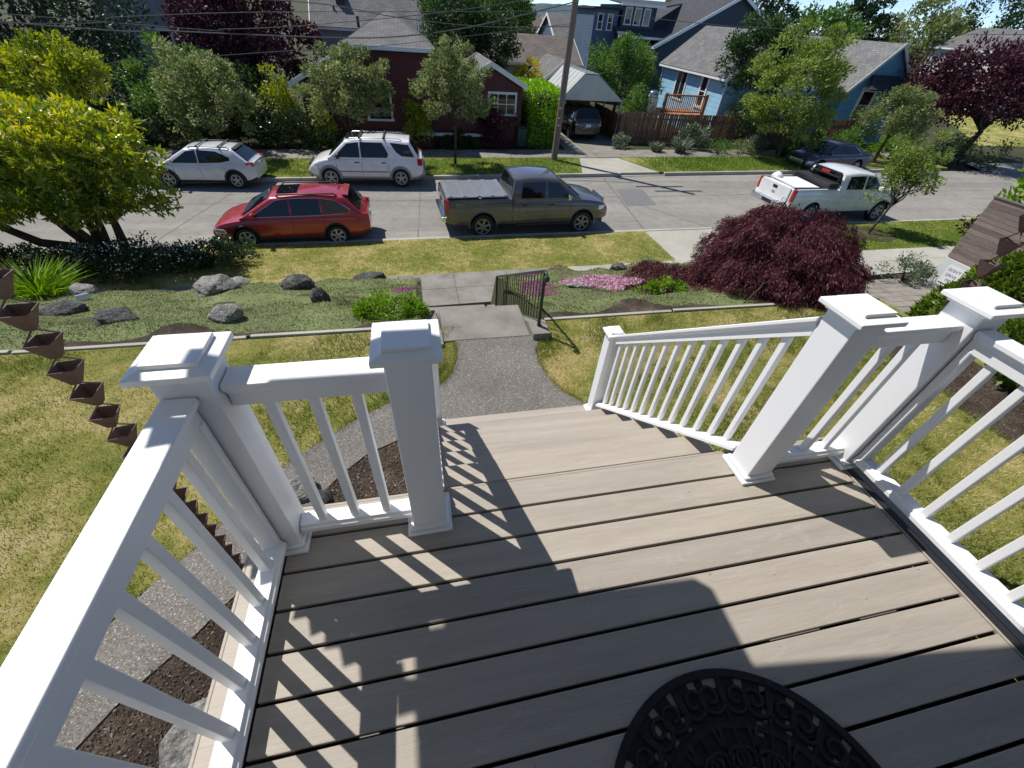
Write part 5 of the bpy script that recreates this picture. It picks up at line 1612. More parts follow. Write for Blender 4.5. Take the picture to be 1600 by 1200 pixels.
def roof_rails(v, x0, x1, y, z, mat, cross=(), r_=.018, feet=3, cw=None):
    for sy in (-1, 1):
        MB().tube([(x0, sy * y, z - .03), (x0 + .09, sy * y, z + .035), (x1 - .09, sy * y, z + .035), (x1, sy * y, z - .03)], r_, 6).build('roof_rail', mat, v, smooth=60)
    for x in cross:
        MB().box((x, 0, z + .075), (.07, 2 * y + .12, .022)).build('crossbar', M['blackplastic'], v, bevel=.006)
        for sy in (-1, 1): MB().box((x, sy * y, z + .045), (.09, .05, .06)).build('bar_foot', M['blackplastic'], v, bevel=.006)

# ---- red estate car, near side, facing left
sp_ = dict(W=1.82, wb=2.745, fo=.95, ro=1.08, wr=.34, gc=.24, H=1.58, belt=.98, top=[(-2.46, .86), (-2.40, .98), (-1.9, 1.02), (-.2, 1.0), (.95, 1.0), (1.35, .96), (1.9, .86), (2.2, .74), (2.33, .62)],
           paint=M['p_red'], cladmat=M['clad_dark'], clad=.15, gh=(1.42, .42, -1.72, -2.36), wheel='solid', rim=M['alloy'], spokes=6, lip=.034,
           windows=[[(1.02, 1.01), (.30, 1.42), (-.06, 1.475), (-.06, 1.02)], [(-.12, 1.02), (-.12, 1.478), (-.98, 1.465), (-.98, 1.035)], [(-1.05, 1.04), (-1.05, 1.46), (-1.45, 1.40), (-1.85, 1.16), (-1.80, 1.08)]],
           chrome_trim=[(1.10, .995), (.30, 1.445), (-.1, 1.498), (-1.02, 1.488), (-1.48, 1.42), (-1.9, 1.15), (-1.84, 1.055), (-1.0, 1.012), (1.10, .99)],
           doors=[.98, -.09, -1.02], handles=[.12, -.88], taill=(-2.28, .95, .34, .17), grille=(.48, .62), platez=.80, rearwin=(.26, .92))
v, q = vehicle('estate_car', 'red station wagon parked at the near kerb beside the lawn strip', 'car', (-3.06, 12.78, -4.0), PI + .035, sp_, .915)
roof_rails(v, -1.55, .25, .60, 1.56, M['blackplastic'], (), .024)
MB().box((-.05, 0, 1.585), (.62, .80, .02), ry=.02).build('sunroof', M['carglass'], v, bevel=.02)
MB().tube([(-1.55, 0, 1.56), (-1.66, 0, 1.66)], [.03, .006], 6).build('roof_fin', M['p_red'], v)
MB().box((-1.80, 0, 1.540), (.18, 1.12, .03), ry=-.16).build('spoiler', M['p_red'], v, bevel=.012)

# ---- grey crew-cab pickup, near side, facing right
sp_ = dict(W=2.0, wb=3.683, fo=.98, ro=1.26, wr=.405, gc=.42, H=1.93, belt=1.26, top=[(-3.11, 1.20), (-3.08, 1.34), (-2.6, 1.36), (-.9, 1.36), (-.75, 1.29), (1.3, 1.28), (1.75, 1.27), (2.35, 1.20), (2.68, 1.10), (2.82, .96)],
           paint=M['p_grey'], cladmat=M['clad_dark'], clad=.06, gh=(1.74, .80, -.72, -.86), wheel='solid', rim=M['alloy_mid'], spokes=6, lip=.026, archmat=M['p_grey'], arch=1.15, ww=.27, nose=.12, tail=.02, crown=.06, wg=.95, wrf=.76,
           windows=[[(1.36, 1.30), (.86, 1.74), (.46, 1.79), (.46, 1.30)], [(.36, 1.30), (.36, 1.79), (-.44, 1.77), (-.50, 1.31)]],
           doors=[1.34, .41, -.58], handles=[.60, -.38], hz=.17, taill=(-3.04, 1.12, .14, .40), grille=(.78, 1.10), grillemat=M['chrome'], platez=.80, rearwin=(.30, .88), mirmat=M['chrome'], handlemat=M['blackplastic'], mir=.55,
           bed=(-2.98, -1.02, .80, 1.5), bedmat=M['blackplastic'])
v, q = vehicle('pickup_truck', 'dark grey crew cab pickup truck parked at the near kerb', 'pickup truck', (4.43, 13.36, -4.0), .055, sp_, .95)
MB().span(-3.05, -.98, -.90, .90, 1.345, 1.385).build('tonneau_cover', M['tonneau'], v, bevel=.012)
for i in range(5):
    x = -2.98 + i * .47
    MB().span(x, x + .13, -.89, .89, 1.386, 1.408).build('cover_rib', M['tonneau'], v, bevel=.008)
MB().box((-3.11, 0, 1.02), (.05, 1.56, .56)).build('tailgate', M['p_grey'], v, bevel=.02)
MB().box((-3.145, 0, 1.10), (.02, .26, .09)).build('tailgate_handle', M['blackplastic'], v)
MB().box((-3.16, 0, .66), (.16, 1.86, .18)).build('rear_bumper', M['chrome'], v, bevel=.03)
for sy in (-1, 1):
    MB().box((.35, sy * .98, .44), (2.0, .12, .05)).build('running_board', M['clad_dark'], v, bevel=.015)
    MB().box((-.80, sy * .992, .95), (.022, .012, .78)).build('cab_gap', M['blackplastic'], v)
def text_mesh(txt, size, mat, parent, loc, rot, name='lettering', ext=.002):
    cu = bpy.data.curves.new(name, 'FONT'); cu.body = txt; cu.size = size; cu.extrude = ext; cu.align_x = 'CENTER'; cu.align_y = 'CENTER'
    o = bpy.data.objects.new('tmp_text', cu); C.objects.link(o)
    bpy.context.view_layer.update()
    me = bpy.data.meshes.new_from_object(o.evaluated_get(bpy.context.evaluated_depsgraph_get()))
    bpy.data.objects.remove(o)
    o = obj_from_mesh(name, me, parent, mat); o.location = loc; o.rotation_euler = rot
    return o
text_mesh('FX4', .17, M['clad_grey'], v, (-2.62, -1.003, 1.14), (PI / 2, 0, 0))

# ---- white SUV, far side, facing left
sp_ = dict(W=1.84, wb=2.82, fo=.83, ro=.95, wr=.365, gc=.30, H=1.76, belt=1.10, top=[(-2.36, .95), (-2.30, 1.12), (-1.9, 1.14), (0, 1.13), (.95, 1.12), (1.35, 1.09), (1.85, .99), (2.12, .84), (2.24, .70)],
           paint=M['p_white'], cladmat=M['clad_grey'], clad=.13, gh=(1.42, .66, -1.85, -2.24), wheel='split', rim=M['alloy'], spokes=5, lip=.055, archmat=M['clad_grey'], arch=1.10,
           windows=[[(1.16, 1.14), (.62, 1.60), (.16, 1.655), (.16, 1.13)], [(.10, 1.13), (.10, 1.66), (-.78, 1.65), (-.98, 1.26), (-.92, 1.14)], [(-1.08, 1.66), (-1.30, 1.34), (-1.52, 1.20), (-2.02, 1.18), (-1.80, 1.60)]],
           doors=[1.12, .12, -.95], handles=[.30, -.76], handlemat=M['blackplastic'], mirmat=M['blackplastic'], taill=(-2.22, .99, .22, .26), grille=(.62, .84), platez=.92, rearwin=(.2, .9))
v, q = vehicle('suv', 'white SUV with grey cladding and roof bars parked on the far side', 'car', (-1.2, 18.5, -4.0), PI - .03, sp_, .965)
roof_rails(v, -1.55, .55, .60, 1.75, M['steel'], (-.85, .10), .014)
MB().box((.42, 0, 1.775), (.55, .85, .02), ry=.06).build('sunroof', M['carglass'], v, bevel=.02)
for sy in (-1, 1):
    MB().box((.05, sy * .925, .62), (1.95, .02, .05)).build('side_moulding', M['clad_grey'], v, bevel=.006)
MB().box((-2.36, 0, .58), (.16, 1.66, .22)).build('rear_bumper', M['clad_grey'], v, bevel=.05, seg=3)
MB().box((2.20, 0, .52), (.16, 1.5, .2)).build('front_bumper', M['clad_grey'], v, bevel=.05, seg=3)

# ---- silver-white hatchback, far side, facing left
sp_ = dict(W=1.80, wb=2.665, fo=.90, ro=.86, wr=.345, gc=.26, H=1.56, belt=.98, top=[(-2.20, .90), (-2.14, 1.03), (-1.8, 1.06), (-.2, 1.0), (.95, .98), (1.35, .95), (1.85, .86), (2.1, .74), (2.23, .62)],
           paint=M['p_silver'], cladmat=M['clad_dark'], clad=.10, gh=(1.40, .42, -1.42, -2.10), wheel='split', rim=M['alloy'], spokes=5, lip=.05,
           windows=[[(1.02, 1.0), (.34, 1.42), (-.02, 1.47), (-.02, 1.01)], [(-.07, 1.01), (-.07, 1.475), (-.8, 1.44), (-1.30, 1.22), (-1.28, 1.12), (-.9, 1.04)]],
           doors=[.98, -.05, -1.0], handles=[.16, -.84], taill=(-2.02, .98, .34, .16), grille=(.46, .62), platez=.86, rearwin=(.2, .92), mirmat=M['p_silver'])
v, q = vehicle('hatchback_car', 'silver white hatchback on the far side, half hidden by the glossy tree', 'car', (-7.1, 18.25, -4.0), PI - .05, sp_, .87)
roof_rails(v, -1.35, .25, .60, 1.54, M['blackplastic'], (-.95, -.1), .02)
MB().box((-1.50, 0, 1.520), (.18, 1.08, .03), ry=-.16).build('spoiler', M['blackplastic'], v, bevel=.012)

# ---- white pickup with open bed, near side right, facing right
sp_ = dict(W=2.03, wb=3.645, fo=.98, ro=1.22, wr=.40, gc=.42, H=1.90, belt=1.27, top=[(-3.05, 1.26), (-3.02, 1.38), (-2.6, 1.39), (-.9, 1.39), (-.75, 1.30), (1.3, 1.29), (1.75, 1.28), (2.35, 1.22), (2.66, 1.12), (2.80, .98)],
           paint=M['p_white'], cladmat=M['clad_dark'], clad=.06, gh=(1.72, .80, -.72, -.84), wheel='solid', rim=M['alloy'], spokes=6, lip=.02, archmat=M['p_white'], arch=1.16, ww=.27, nose=.12, tail=.02, crown=.06, wg=.95, wrf=.77,
           windows=[[(1.36, 1.31), (.86, 1.74), (.46, 1.78), (.46, 1.31)], [(.36, 1.31), (.36, 1.78), (-.44, 1.76), (-.50, 1.32)]],
           doors=[1.34, .41, -.58], handles=[.60, -.38], hz=.17, taill=(-2.98, 1.12, .15, .44), grille=(.78, 1.10), grillemat=M['chrome'], platez=.60, platein=-.12, rearwin=(.30, .88), mirmat=M['p_white'], mir=.55,
           bed=(-2.96, -.92, .82, 1.6), bedmat=M['clad_grey'])
WT = (17.75, 14.05, -4.0)
v, q = vehicle('pickup_truck', 'white pickup truck with open bed and headache rack at the near kerb', 'pickup truck', WT, .05, sp_, .98)
MB().box((-3.07, 0, 1.06), (.05, 1.60, .60)).build('tailgate', M['p_white'], v, bevel=.02)
MB().box((-3.10, 0, 1.22), (.02, .24, .10)).build('tailgate_handle', M['blackplastic'], v)
MB().box((-3.15, 0, .66), (.2, 1.9, .2)).build('rear_bumper', M['chrome'], v, bevel=.03)
MB().box((-3.26, 0, .68), (.03, .5, .13)).build('bumper_step', M['blackplastic'], v)
for sy in (-1, 1): MB().box((-1.95, sy * .955, 1.395), (2.1, .09, .02)).build('bed_rail_cap', M['blackplastic'], v)
# bow-tie shaped badge on the tailgate
MB().prism([(-.11, -.02), (-.045, -.02), (-.055, -.05), (.035, -.05), (.045, -.02), (.11, -.02), (.10, .02), (.045, .02), (.055, .05), (-.035, .05), (-.045, .02), (-.10, .02)], 'x', -3.105, -3.095).build('badge', M['clad_grey'], v).location = (0, 0, 1.02)
MB().box((-1.18, 0, 1.42), (.46, 1.84, .24)).build('tool_box', M['alloy_dark'], v, bevel=.02)
hr_ = MB().box((-.90, 0, 1.86), (.05, 1.5, .05)).box((-.90, 0, 1.70), (.05, 1.5, .04)).box((-.9, .74, 1.6), (.05, .05, .5)).box((-.9, -.74, 1.6), (.05, .05, .5))
hr_.build('headache_rack', M['blackplastic'], v)
MB().box((-.92, 0, 1.775), (.02, .42, .10)).build('rack_panel', M['redlamp'], v)
ld = MB().box((0, 0, 0), (1.25, 1.2, .03), rz=.04).build('white_board', M['trim'])
ld.location = (WT[0] - 2.2 * .98, WT[1] - .15, -4 + 1.33); ld.rotation_euler = (.05, .03, .05)
tag(ld, 'white board lying in the bed of the white pickup', 'board')
mb = MB().lathe([(.001, 0), (.2, .02), (.26, .12), (.2, .24), (.08, .33), (.001, .35)], 12)
mb.v = [(x * (1 + .2 * math.sin(7 * z * 9 + x * 11)), y * (1 + .2 * math.cos(9 * y + 5 * z)), z) for x, y, z in mb.v]
bg = mb.build('white_sack', M['trim'], smooth=60); bg.location = (WT[0] - 2.6 * .98, WT[1] + .5, -4 + 1.2)
tag(bg, 'crumpled white sack in the bed of the white pickup', 'sack')

# ---- dark blue sedan, far side right, facing left
sp_ = dict(W=1.80, wb=2.70, fo=.92, ro=1.08, wr=.33, gc=.22, H=1.46, belt=.92, top=[(-2.43, .82), (-2.36, .96), (-1.9, 1.0), (-1.2, .98), (.9, .94), (1.35, .92), (1.85, .83), (2.12, .72), (2.27, .6)],
           paint=M['p_navy'], cladmat=M['clad_dark'], clad=.05, gh=(1.46, .45, -.95, -1.78), wheel='solid', rim=M['alloy'], spokes=6, lip=.014, archmat=M['p_navy'],
           windows=[[(1.02, .95), (.34, 1.34), (-.02, 1.37), (-.02, .95)], [(-.07, .95), (-.07, 1.37), (-.72, 1.33), (-1.15, 1.1), (-1.1, .97)]],
           chrome_trim=[(1.12, .94), (.34, 1.365), (-.05, 1.395), (-.74, 1.355), (-1.2, 1.1), (-1.14, .95)],
           doors=[.98, -.05, -.95], handles=[.16, -.84], taill=(-2.28, .86, .24, .16), grille=(.42, .60), grillemat=M['chrome'], platez=.8)
vehicle('sedan_car', 'dark blue sedan on the far side behind the white pickup', 'car', (23.9, 20.9, -4.0), PI + .06, sp_, .98)

# ---- black SUV under the carport, seen from behind
sp_ = dict(W=1.82, wb=2.67, fo=.92, ro=1.0, wr=.35, gc=.28, H=1.70, belt=1.08, top=[(-2.33, .95), (-2.27, 1.10), (-1.9, 1.12), (0, 1.08), (.95, 1.06), (1.35, 1.03), (1.85, .94), (2.1, .80), (2.25, .66)],
           paint=M['p_black'], cladmat=M['clad_dark'], clad=.12, gh=(1.42, .55, -1.85, -2.24), wheel='split', rim=M['alloy'], spokes=5, lip=.03,
           windows=[[(1.1, 1.11), (.5, 1.55), (.05, 1.6), (.05, 1.11)], [(0, 1.11), (0, 1.6), (-.85, 1.59), (-.9, 1.12)], [(-.98, 1.13), (-.98, 1.58), (-1.6, 1.5), (-1.85, 1.2)]],
           doors=[1.05, .02, -.95], handles=[.22, -.78], taill=(-2.2, 1.04, .26, .16), grille=(.5, .72), platez=.86, rearwin=(.16, .92))
v, q = vehicle('suv', 'black SUV parked under the carport, seen from behind', 'car', (10.95, 28.0, -3.88), PI / 2 + .02, sp_, .98)
roof_rails(v, -1.5, .4, .60, 1.69, M['steel'], (), .014)
for sy in (-1, 1): MB().box((-2.325, sy * .62, .90), (.02, .42, .06)).build('reversing_lamp', M['lamp'], v, bevel=.006)
# ================================================================== HOUSES AND FAR THINGS
def roof_quad(name, pts, mat, parent, th=.09):
    """a thick roof slope; pts: eave a, eave b, top b, top a (or three points)"""
    P = [Vector(q) for q in pts]
    nn = (P[1] - P[0]).cross(P[-1] - P[0]).normalized()
    if nn.z < 0: nn = -nn
    n = len(P)
    vs_ = [p_ + nn * th for p_ in P] + P
    me = MB().add(vs_, [tuple(range(n)), tuple(range(2 * n - 1, n - 1, -1))] + [(i, (i + 1) % n, n + (i + 1) % n, n + i) for i in range(n)]).mesh(name)
    u = (P[1] - P[0]).normalized(); w_ = nn.cross(u).normalized()
    uv = me.uv_layers.new(name='UVMap')
    for l in me.loops:
        d = me.vertices[l.vertex_index].co - P[0]
        uv.data[l.index].uv = (d.dot(u), d.dot(w_))
    me.materials.append(mat)
    return link(bpy.data.objects.new(name, me), parent)

def window(parent, c, wd, ht, face, mat_f, mull=(1, 1), sill=True, fw_=.09):
    """framed window; face '-y' or '-x'; c = centre on the wall surface (local)"""
    ax = {'-y': ((1, 0, 0), (0, -1, 0)), '-x': ((0, 1, 0), (-1, 0, 0))}[face]
    U, O = Vector(ax[0]), Vector(ax[1]); Z = Vector((0, 0, 1)); c = Vector(c)
    fr = bpy.data.objects.new('window', None); fr.location = c; link(fr, parent)
    def bx(u0, u1, z0, z1, o0, o1, name, mat):
        pts = []
        for o_ in (o0, o1):
            for (u_, z_) in ((u0, z0), (u1, z0), (u1, z1), (u0, z1)): pts.append(U * u_ + Z * z_ + O * o_)
        return MB().add(pts, [(0, 1, 2, 3), (7, 6, 5, 4), (0, 4, 5, 1), (1, 5, 6, 2), (2, 6, 7, 3), (3, 7, 4, 0)]).build(name, mat, fr)
    a, b = wd / 2, ht / 2
    bx(-a - fw_, a + fw_, b, b + fw_ * 1.2, -.02, .05, 'head_frame', mat_f)
    bx(-a - fw_, -a, -b, b - .001, -.02, .045, 'side_frame', mat_f)
    bx(a, a + fw_, -b, b - .001, -.02, .045, 'side_frame', mat_f)
    bx(-a - fw_ - (.04 if sill else 0), a + fw_ + (.04 if sill else 0), -b - fw_, -b - .001, -.02, .075 if sill else .045, 'sill', mat_f)
    nu, nz = mull
    for i in range(nu):
        for j in range(nz):
            u0 = lerp(-a, a, i / nu) + (.02 if i else 0); u1 = lerp(-a, a, (i + 1) / nu) - (.02 if i < nu - 1 else 0)
            z0 = lerp(-b, b, j / nz) + (.02 if j else 0); z1 = lerp(-b, b, (j + 1) / nz) - (.02 if j < nz - 1 else 0)
            bx(u0, u1, z0, z1, -.015, .012, 'pane', M['glass'])
    if nu > 1 or nz > 1:
        for i in range(1, nu): bx(lerp(-a, a, i / nu) - .0195, lerp(-a, a, i / nu) + .0195, -b, b - .002, -.015, .03, 'glazing_bar', mat_f)
        for j in range(1, nz): bx(-a + .001, a - .001, lerp(-b, b, j / nz) - .0195, lerp(-b, b, j / nz) + .0195, -.015, .028, 'glazing_bar', mat_f)
    return fr

def gable_block(t_, x0, x1, y0, y1, z0, ze, zr, ridge, wall, roof, trim, over=.28, name='wall'):
    """walls with gable ends plus two roof slopes and fascia"""
    if ridge == 'y':
        xm = (x0 + x1) / 2
        MB().prism([(x0, z0), (x1, z0), (x1, ze), (xm, zr), (x0, ze)], 'y', y0, y1).build(name, wall, t_)
        s_ = (zr - ze) / (xm - x0); e = ze - over * s_
        roof_quad('roof', [(x0 - over, y0 - over, e), (x0 - over, y1 + over, e), (xm, y1 + over, zr), (xm, y0 - over, zr)], roof, t_)
        roof_quad('roof', [(x1 + over, y1 + over, e), (x1 + over, y0 - over, e), (xm, y0 - over, zr), (xm, y1 + over, zr)], roof, t_)
        # rake boards on the street end, eave boards
        for xa, xb in ((x0 - over, xm), (x1 + over, xm)):
            MB().prism([(xa, e - .13), (xb, zr - .13), (xb, zr + .10), (xa, e + .10)], 'y', y0 - over - .05, y0 - over - .005).build('rake_board', trim, t_)
        for xa in (x0 - over, x1 + over):
            MB().box((xa, (y0 + y1) / 2, e + .0), (.07, y1 - y0 + 2 * over, .16)).build('gutter', trim, t_)
    else:
        ym = (y0 + y1) / 2
        MB().prism([(y0, z0), (y1, z0), (y1, ze), (ym, zr), (y0, ze)], 'x', x0, x1).build(name, wall, t_)
        s_ = (zr - ze) / (ym - y0); e = ze - over * s_
        roof_quad('roof', [(x1 + over, y0 - over, e), (x0 - over, y0 - over, e), (x0 - over, ym, zr), (x1 + over, ym, zr)], roof, t_)
        roof_quad('roof', [(x0 - over, y1 + over, e), (x1 + over, y1 + over, e), (x1 + over, ym, zr), (x0 - over, ym, zr)], roof, t_)
        for xa in (x0 - over - .05, x1 + over + .005):
            MB().prism([(y0 - over, e - .13), (ym, zr - .13), (ym, zr + .10), (y0 - over, e + .10)], 'x', xa, xa + .045).build('rake_board', trim, t_)
            MB().prism([(y1 + over, e - .13), (ym, zr - .13), (ym, zr + .10), (y1 + over, e + .10)], 'x', xa, xa + .045).build('rake_board', trim, t_)
        MB().box(((x0 + x1) / 2, y0 - over, e), (x1 - x0 + 2 * over, .07, .16)).build('gutter', trim, t_)

Z0 = -3.9
# ---- dark red house
t_ = thing('red_house', 'dark red single storey house with white trim behind the street trees', 'house', (0, 0, 0))
MB().span(-1.75, 1.8, 23.95, 31, Z0, .12).build('wall', M['side_red'], t_)
for sgn in (0,):
    ap = (0.03, 27.4, 1.32); ap2 = (.03, 29.0, 1.32)
    c0, c1, c2, c3 = (-2.05, 23.6, .14), (2.1, 23.6, .14), (2.1, 31.3, .14), (-2.05, 31.3, .14)
    roof_quad('roof', [c0, c1, ap], M['roof_grey'], t_)
    roof_quad('roof', [c1, c2, ap2, ap], M['roof_grey'], t_)
    roof_quad('roof', [c3, c0, ap, ap2], M['roof_grey'], t_)
    roof_quad('roof', [c2, c3, ap2], M['roof_grey'], t_)
MB().span(-2.07, 2.12, 23.50, 23.595, .06, .22).build('gutter', M['trim'], t_)
MB().span(-2.14, -2.06, 23.6, 31, .06, .20).build('gutter', M['trim'], t_)
MB().prism([(-4.3, Z0), (-1.76, Z0), (-1.76, .02), (-4.3, -1.28)], 'y', 24.4, 30.6).build('wall', M['side_red'], t_)
roof_quad('roof', [(-4.7, 30.8, -1.45), (-4.7, 24.1, -1.45), (-1.77, 24.1, .06), (-1.77, 30.8, .06)], M['roof_grey'], t_)
MB().prism([(-4.72, -1.56), (-1.78, -.06), (-1.78, .14), (-4.72, -1.36)], 'y', 24.03, 24.09).build('rake_board', M['trim'], t_)
gable_block(t_, 3.2, 6.55, 24.3, 30.8, Z0, -1.05, -.25, 'y', M['side_red'], M['roof_grey'], M['trim'], over=.2)
MB().span(1.81, 3.19, 24.3, 30.8, Z0, -.35).build('wall', M['side_red'], t_)
MB().span(-1.0, 4.4, 23.86, 23.945, -3.36, -3.22).build('skirt_board', M['trim'], t_)
window(t_, (-.72, 23.95, -2.05), 1.05, 1.25, '-y', M['trim'])
window(t_, (2.45, 24.3, -1.78), .55, .95, '-y', M['trim'])
window(t_, (5.5, 24.3, -1.92), 1.35, .85, '-y', M['trim'], (3, 2))
MB().span(-.9, -.8, 23.87, 23.945, -3.9, -3.37).build('corner_board', M['trim'], t_)
for x, y, h in ((-1.5, 28.5, .5), (1.55, 28.2, .75)):
    MB().tube([(x, y, .6), (x, y, .55 + h)], .07, 8).build('vent_pipe', M['steel'] if x > 0 else M['blackplastic'], t_)
# ---- grey house behind it
t_ = thing('grey_house', 'tall grey house with big shingle roof behind the red house', 'house', (0, 0, 0))
gable_block(t_, -4.3, 1.95, 33.4, 43, Z0, .55, 4.4, 'x', M['side_grey'], M['roof_pale'], M['trim'], over=.3)
MB().span(-3.05, -2.55, 34.3, 35.2, .9, 2.1).build('skylight', M['blackplastic'], t_)
MB().tube([(-3.2, 34.0, .7), (-3.2, 34.0, 1.3)], .06, 8).build('vent_pipe', M['blackplastic'], t_)
# ---- grey gabled house at the left
t_ = thing('grey_house', 'plain grey house with steep gable among the trees at upper left', 'house', (0, 0, 0))
gable_block(t_, -16.2, -11.0, 33.5, 42, Z0, -.2, 3.2, 'y', M['side_grey'], M['roof_grey'], M['trim_cream'])
window(t_, (-13.0, 33.5, -.55), 1.1, .5, '-y', M['trim'], (2, 1))
# ---- brown-roofed garage
t_ = thing('garage', 'low house with long plain brown roof beside the utility pole', 'house', (0, 0, 0))
gable_block(t_, 6.6, 13.2, 35.5, 41.5, Z0, -.9, .45, 'x', M['side_tan'], M['roof_brown'], M['trim_cream'])
# ---- shed and carport
t_ = thing('shed', 'small shed with mossy grey shingle roof behind the carport', 'shed', (0, 0, 0))
gable_block(t_, 9.0, 12.4, 31.0, 35.0, Z0, -1.75, -.45, 'y', M['side_tan'], M['roof_grey'], M['trim_cream'])
t_ = thing('carport', 'pale ribbed metal carport canopy over the black SUV', 'carport', (0, 0, 0))
M['canopy'] = plain('canopy_metal', (.42, .44, .42), .45, .08, 2, .2)
zA, zE = -.62, -1.86
sec_ = [(9.25, -1.95), (9.30, zE + .02), (10.55, zA), (11.30, zA - .02), (13.05, zE), (13.10, -1.95)]
for (a, b) in zip(sec_[:-1], sec_[1:]):
    roof_quad('canopy_panel', [(a[0], 26.2, a[1]), (b[0], 26.2, b[1]), (b[0], 31.6, b[1]), (a[0], 31.6, a[1])], M['canopy'], t_, .03)
MB().prism([(9.3, zE), (10.55, zA - .03), (11.3, zA - .05), (13.05, zE)], 'y', 26.17, 26.195).build('end_panel', M['canopy'], t_)
for i in range(8):
    y = 26.4 + i * .68
    for (a, b) in zip(sec_[1:-2], sec_[2:-1]):
        MB().tube([(a[0], y, a[1] + .045), (b[0], y, b[1] + .045)], .018, 5).build('rib', M['canopy'], t_)
for x in (9.3, 13.05):
    for y in (26.3, 28.9, 31.5): MB().box((x, y, (Z0 + zE) / 2), (.07, .07, zE - Z0)).build('leg', M['canopy'], t_)
MB().span(9.3, 13.05, 31.62, 31.68, Z0, -1.9).build('back_wall', M['side_tan'], t_)
# ---- navy house
t_ = thing('navy_house', 'tall navy blue house with white rake boards and dormer windows', 'house', (0, 0, 0))
gable_block(t_, 21.3, 34.5, 40, 50, Z0, .35, 3.75, 'y', M['side_navy'], M['roof_dark'], M['trim'], over=.35)
MB().span(18.3, 22.6, 41.0, 47, Z0, 1.0).build('wall', M['side_navy'], t_)
roof_quad('roof', [(22.6, 40.3, .75), (18.0, 40.3, .75), (18.0, 42.2, 1.35), (22.6, 42.2, 1.35)], M['roof_dark'], t_)
MB().span(17.95, 22.0, 40.2, 40.3, .64, .80).build('gutter', M['trim'], t_)
MB().span(18.5, 21.5, 41.6, 47, 1.0, 2.68).build('dormer_wall', M['side_navy'], t_)
roof_quad('roof', [(22.0, 41.2, 2.66), (18.2, 41.2, 2.66), (18.2, 47, 3.1), (26.5, 47, 3.1)], M['roof_dark'], t_)
MB().span(18.15, 22.0, 41.1, 41.2, 2.6, 2.78).build('gutter', M['trim'], t_)
for i in range(3): window(t_, (19.05 + i * .82, 41.6, 1.98), .46, .95, '-y', M['trim'], (1, 2), fw_=.08)
MB().span(16.2, 18.3, 41.8, 47, Z0, 2.3).build('wall', M['side_mid'], t_)
MB().span(16.0, 18.4, 41.5, 47.2, 2.3, 2.42).build('flat_roof', M['roof_dark'], t_)
for i in range(2): window(t_, (16.75 + i * .85, 41.8, 1.5), .34, .9, '-y', M['trim'], (1, 2), fw_=.07)
# ---- far little houses
t_ = thing('blue_house', 'small blue-grey house with grey roof left of the navy house', 'house', (0, 0, 0))
gable_block(t_, 15.2, 21.0, 48.5, 56, Z0 + .2, -.1, 1.75, 'x', M['side_mid'], M['roof_grey'], M['trim'], over=.2)
window(t_, (16.9, 48.5, -1.3), .8, 1.1, '-y', M['trim'])
t_ = thing('lilac_house', 'narrow lilac gabled house far behind the utility pole', 'house', (0, 0, 0))
gable_block(t_, 17.7, 19.7, 60, 68, Z0, -.6, 1.5, 'y', M['side_lilac'], M['roof_grey'], M['trim'], over=.2)
window(t_, (18.7, 60, -.1), .35, .8, '-y', M['trim'])
t_ = thing('brown_roof_house', 'far house with brown shingle roof and skylight behind the pole', 'house', (0, 0, 0))
gable_block(t_, 13.0, 18.2, 63, 72, Z0, -1.0, 1.3, 'x', M['side_tan'], M['roof_brown'], M['trim_cream'], over=.2)
MB().box((15.6, 64.8, -.1), (.8, .9, .15), rx=.5).build('skylight', M['glass'], t_)
t_ = thing('white_house', 'pale house corner at the right edge above the plum tree', 'house', (0, 0, 0))
gable_block(t_, 66, 78, 44, 54, Z0, 1.6, 3.6, 'y', sidings('pale_siding', (.5, .5, .46), .2), M['roof_grey'], M['trim'])
# ---- light blue house: wing with lit side wall, street gable
t_ = thing('light_blue_house', 'light blue house with grey shingle roof, white windows and street gable', 'house', (0, 0, 0))
gable_block(t_, 19.8, 25.2, 26.6, 34.8, Z0, -.35, 1.72, 'y', M['side_blue'], M['roof_grey'], M['trim'], over=.30)
window(t_, (19.8, 31.9, -1.35), 1.25, 1.75, '-x', M['trim'], (2, 1), sill=False, fw_=.12)
window(t_, (19.8, 28.9, -1.45), .62, 1.55, '-x', M['trim'], (1, 2), fw_=.14)
MB().tube([(19.72, 34.9, -.6), (19.74, 34.85, -1.0), (19.76, 34.85, -3.8)], .04, 6).build('downpipe', M['trim'], t_)
MB().tube([(19.72, 26.5, -.6), (19.76, 26.55, -1.0), (19.76, 26.55, -3.8)], .04, 6).build('downpipe', M['trim'], t_)
gable_block(t_, 29.0, 33.9, 27.0, 38, Z0, -.75, 1.62, 'y', M['side_teal'], M['roof_pale'], M['trim_cream'], over=.32)
gable_block(t_, 25.3, 28.95, 27.6, 37, Z0, -.9, .6, 'x', M['side_teal'], M['roof_pale'], M['trim_cream'], over=.1)
window(t_, (30.9, 27.0, -1.6), .85, 1.5, '-y', M['trim'], (1, 2), fw_=.2)
roof_quad('porch_hood', [(32.9, 26.2, -.72), (30.0, 26.2, -.72), (30.4, 26.95, .0), (32.5, 26.95, .0)], M['roof_dark'], t_)
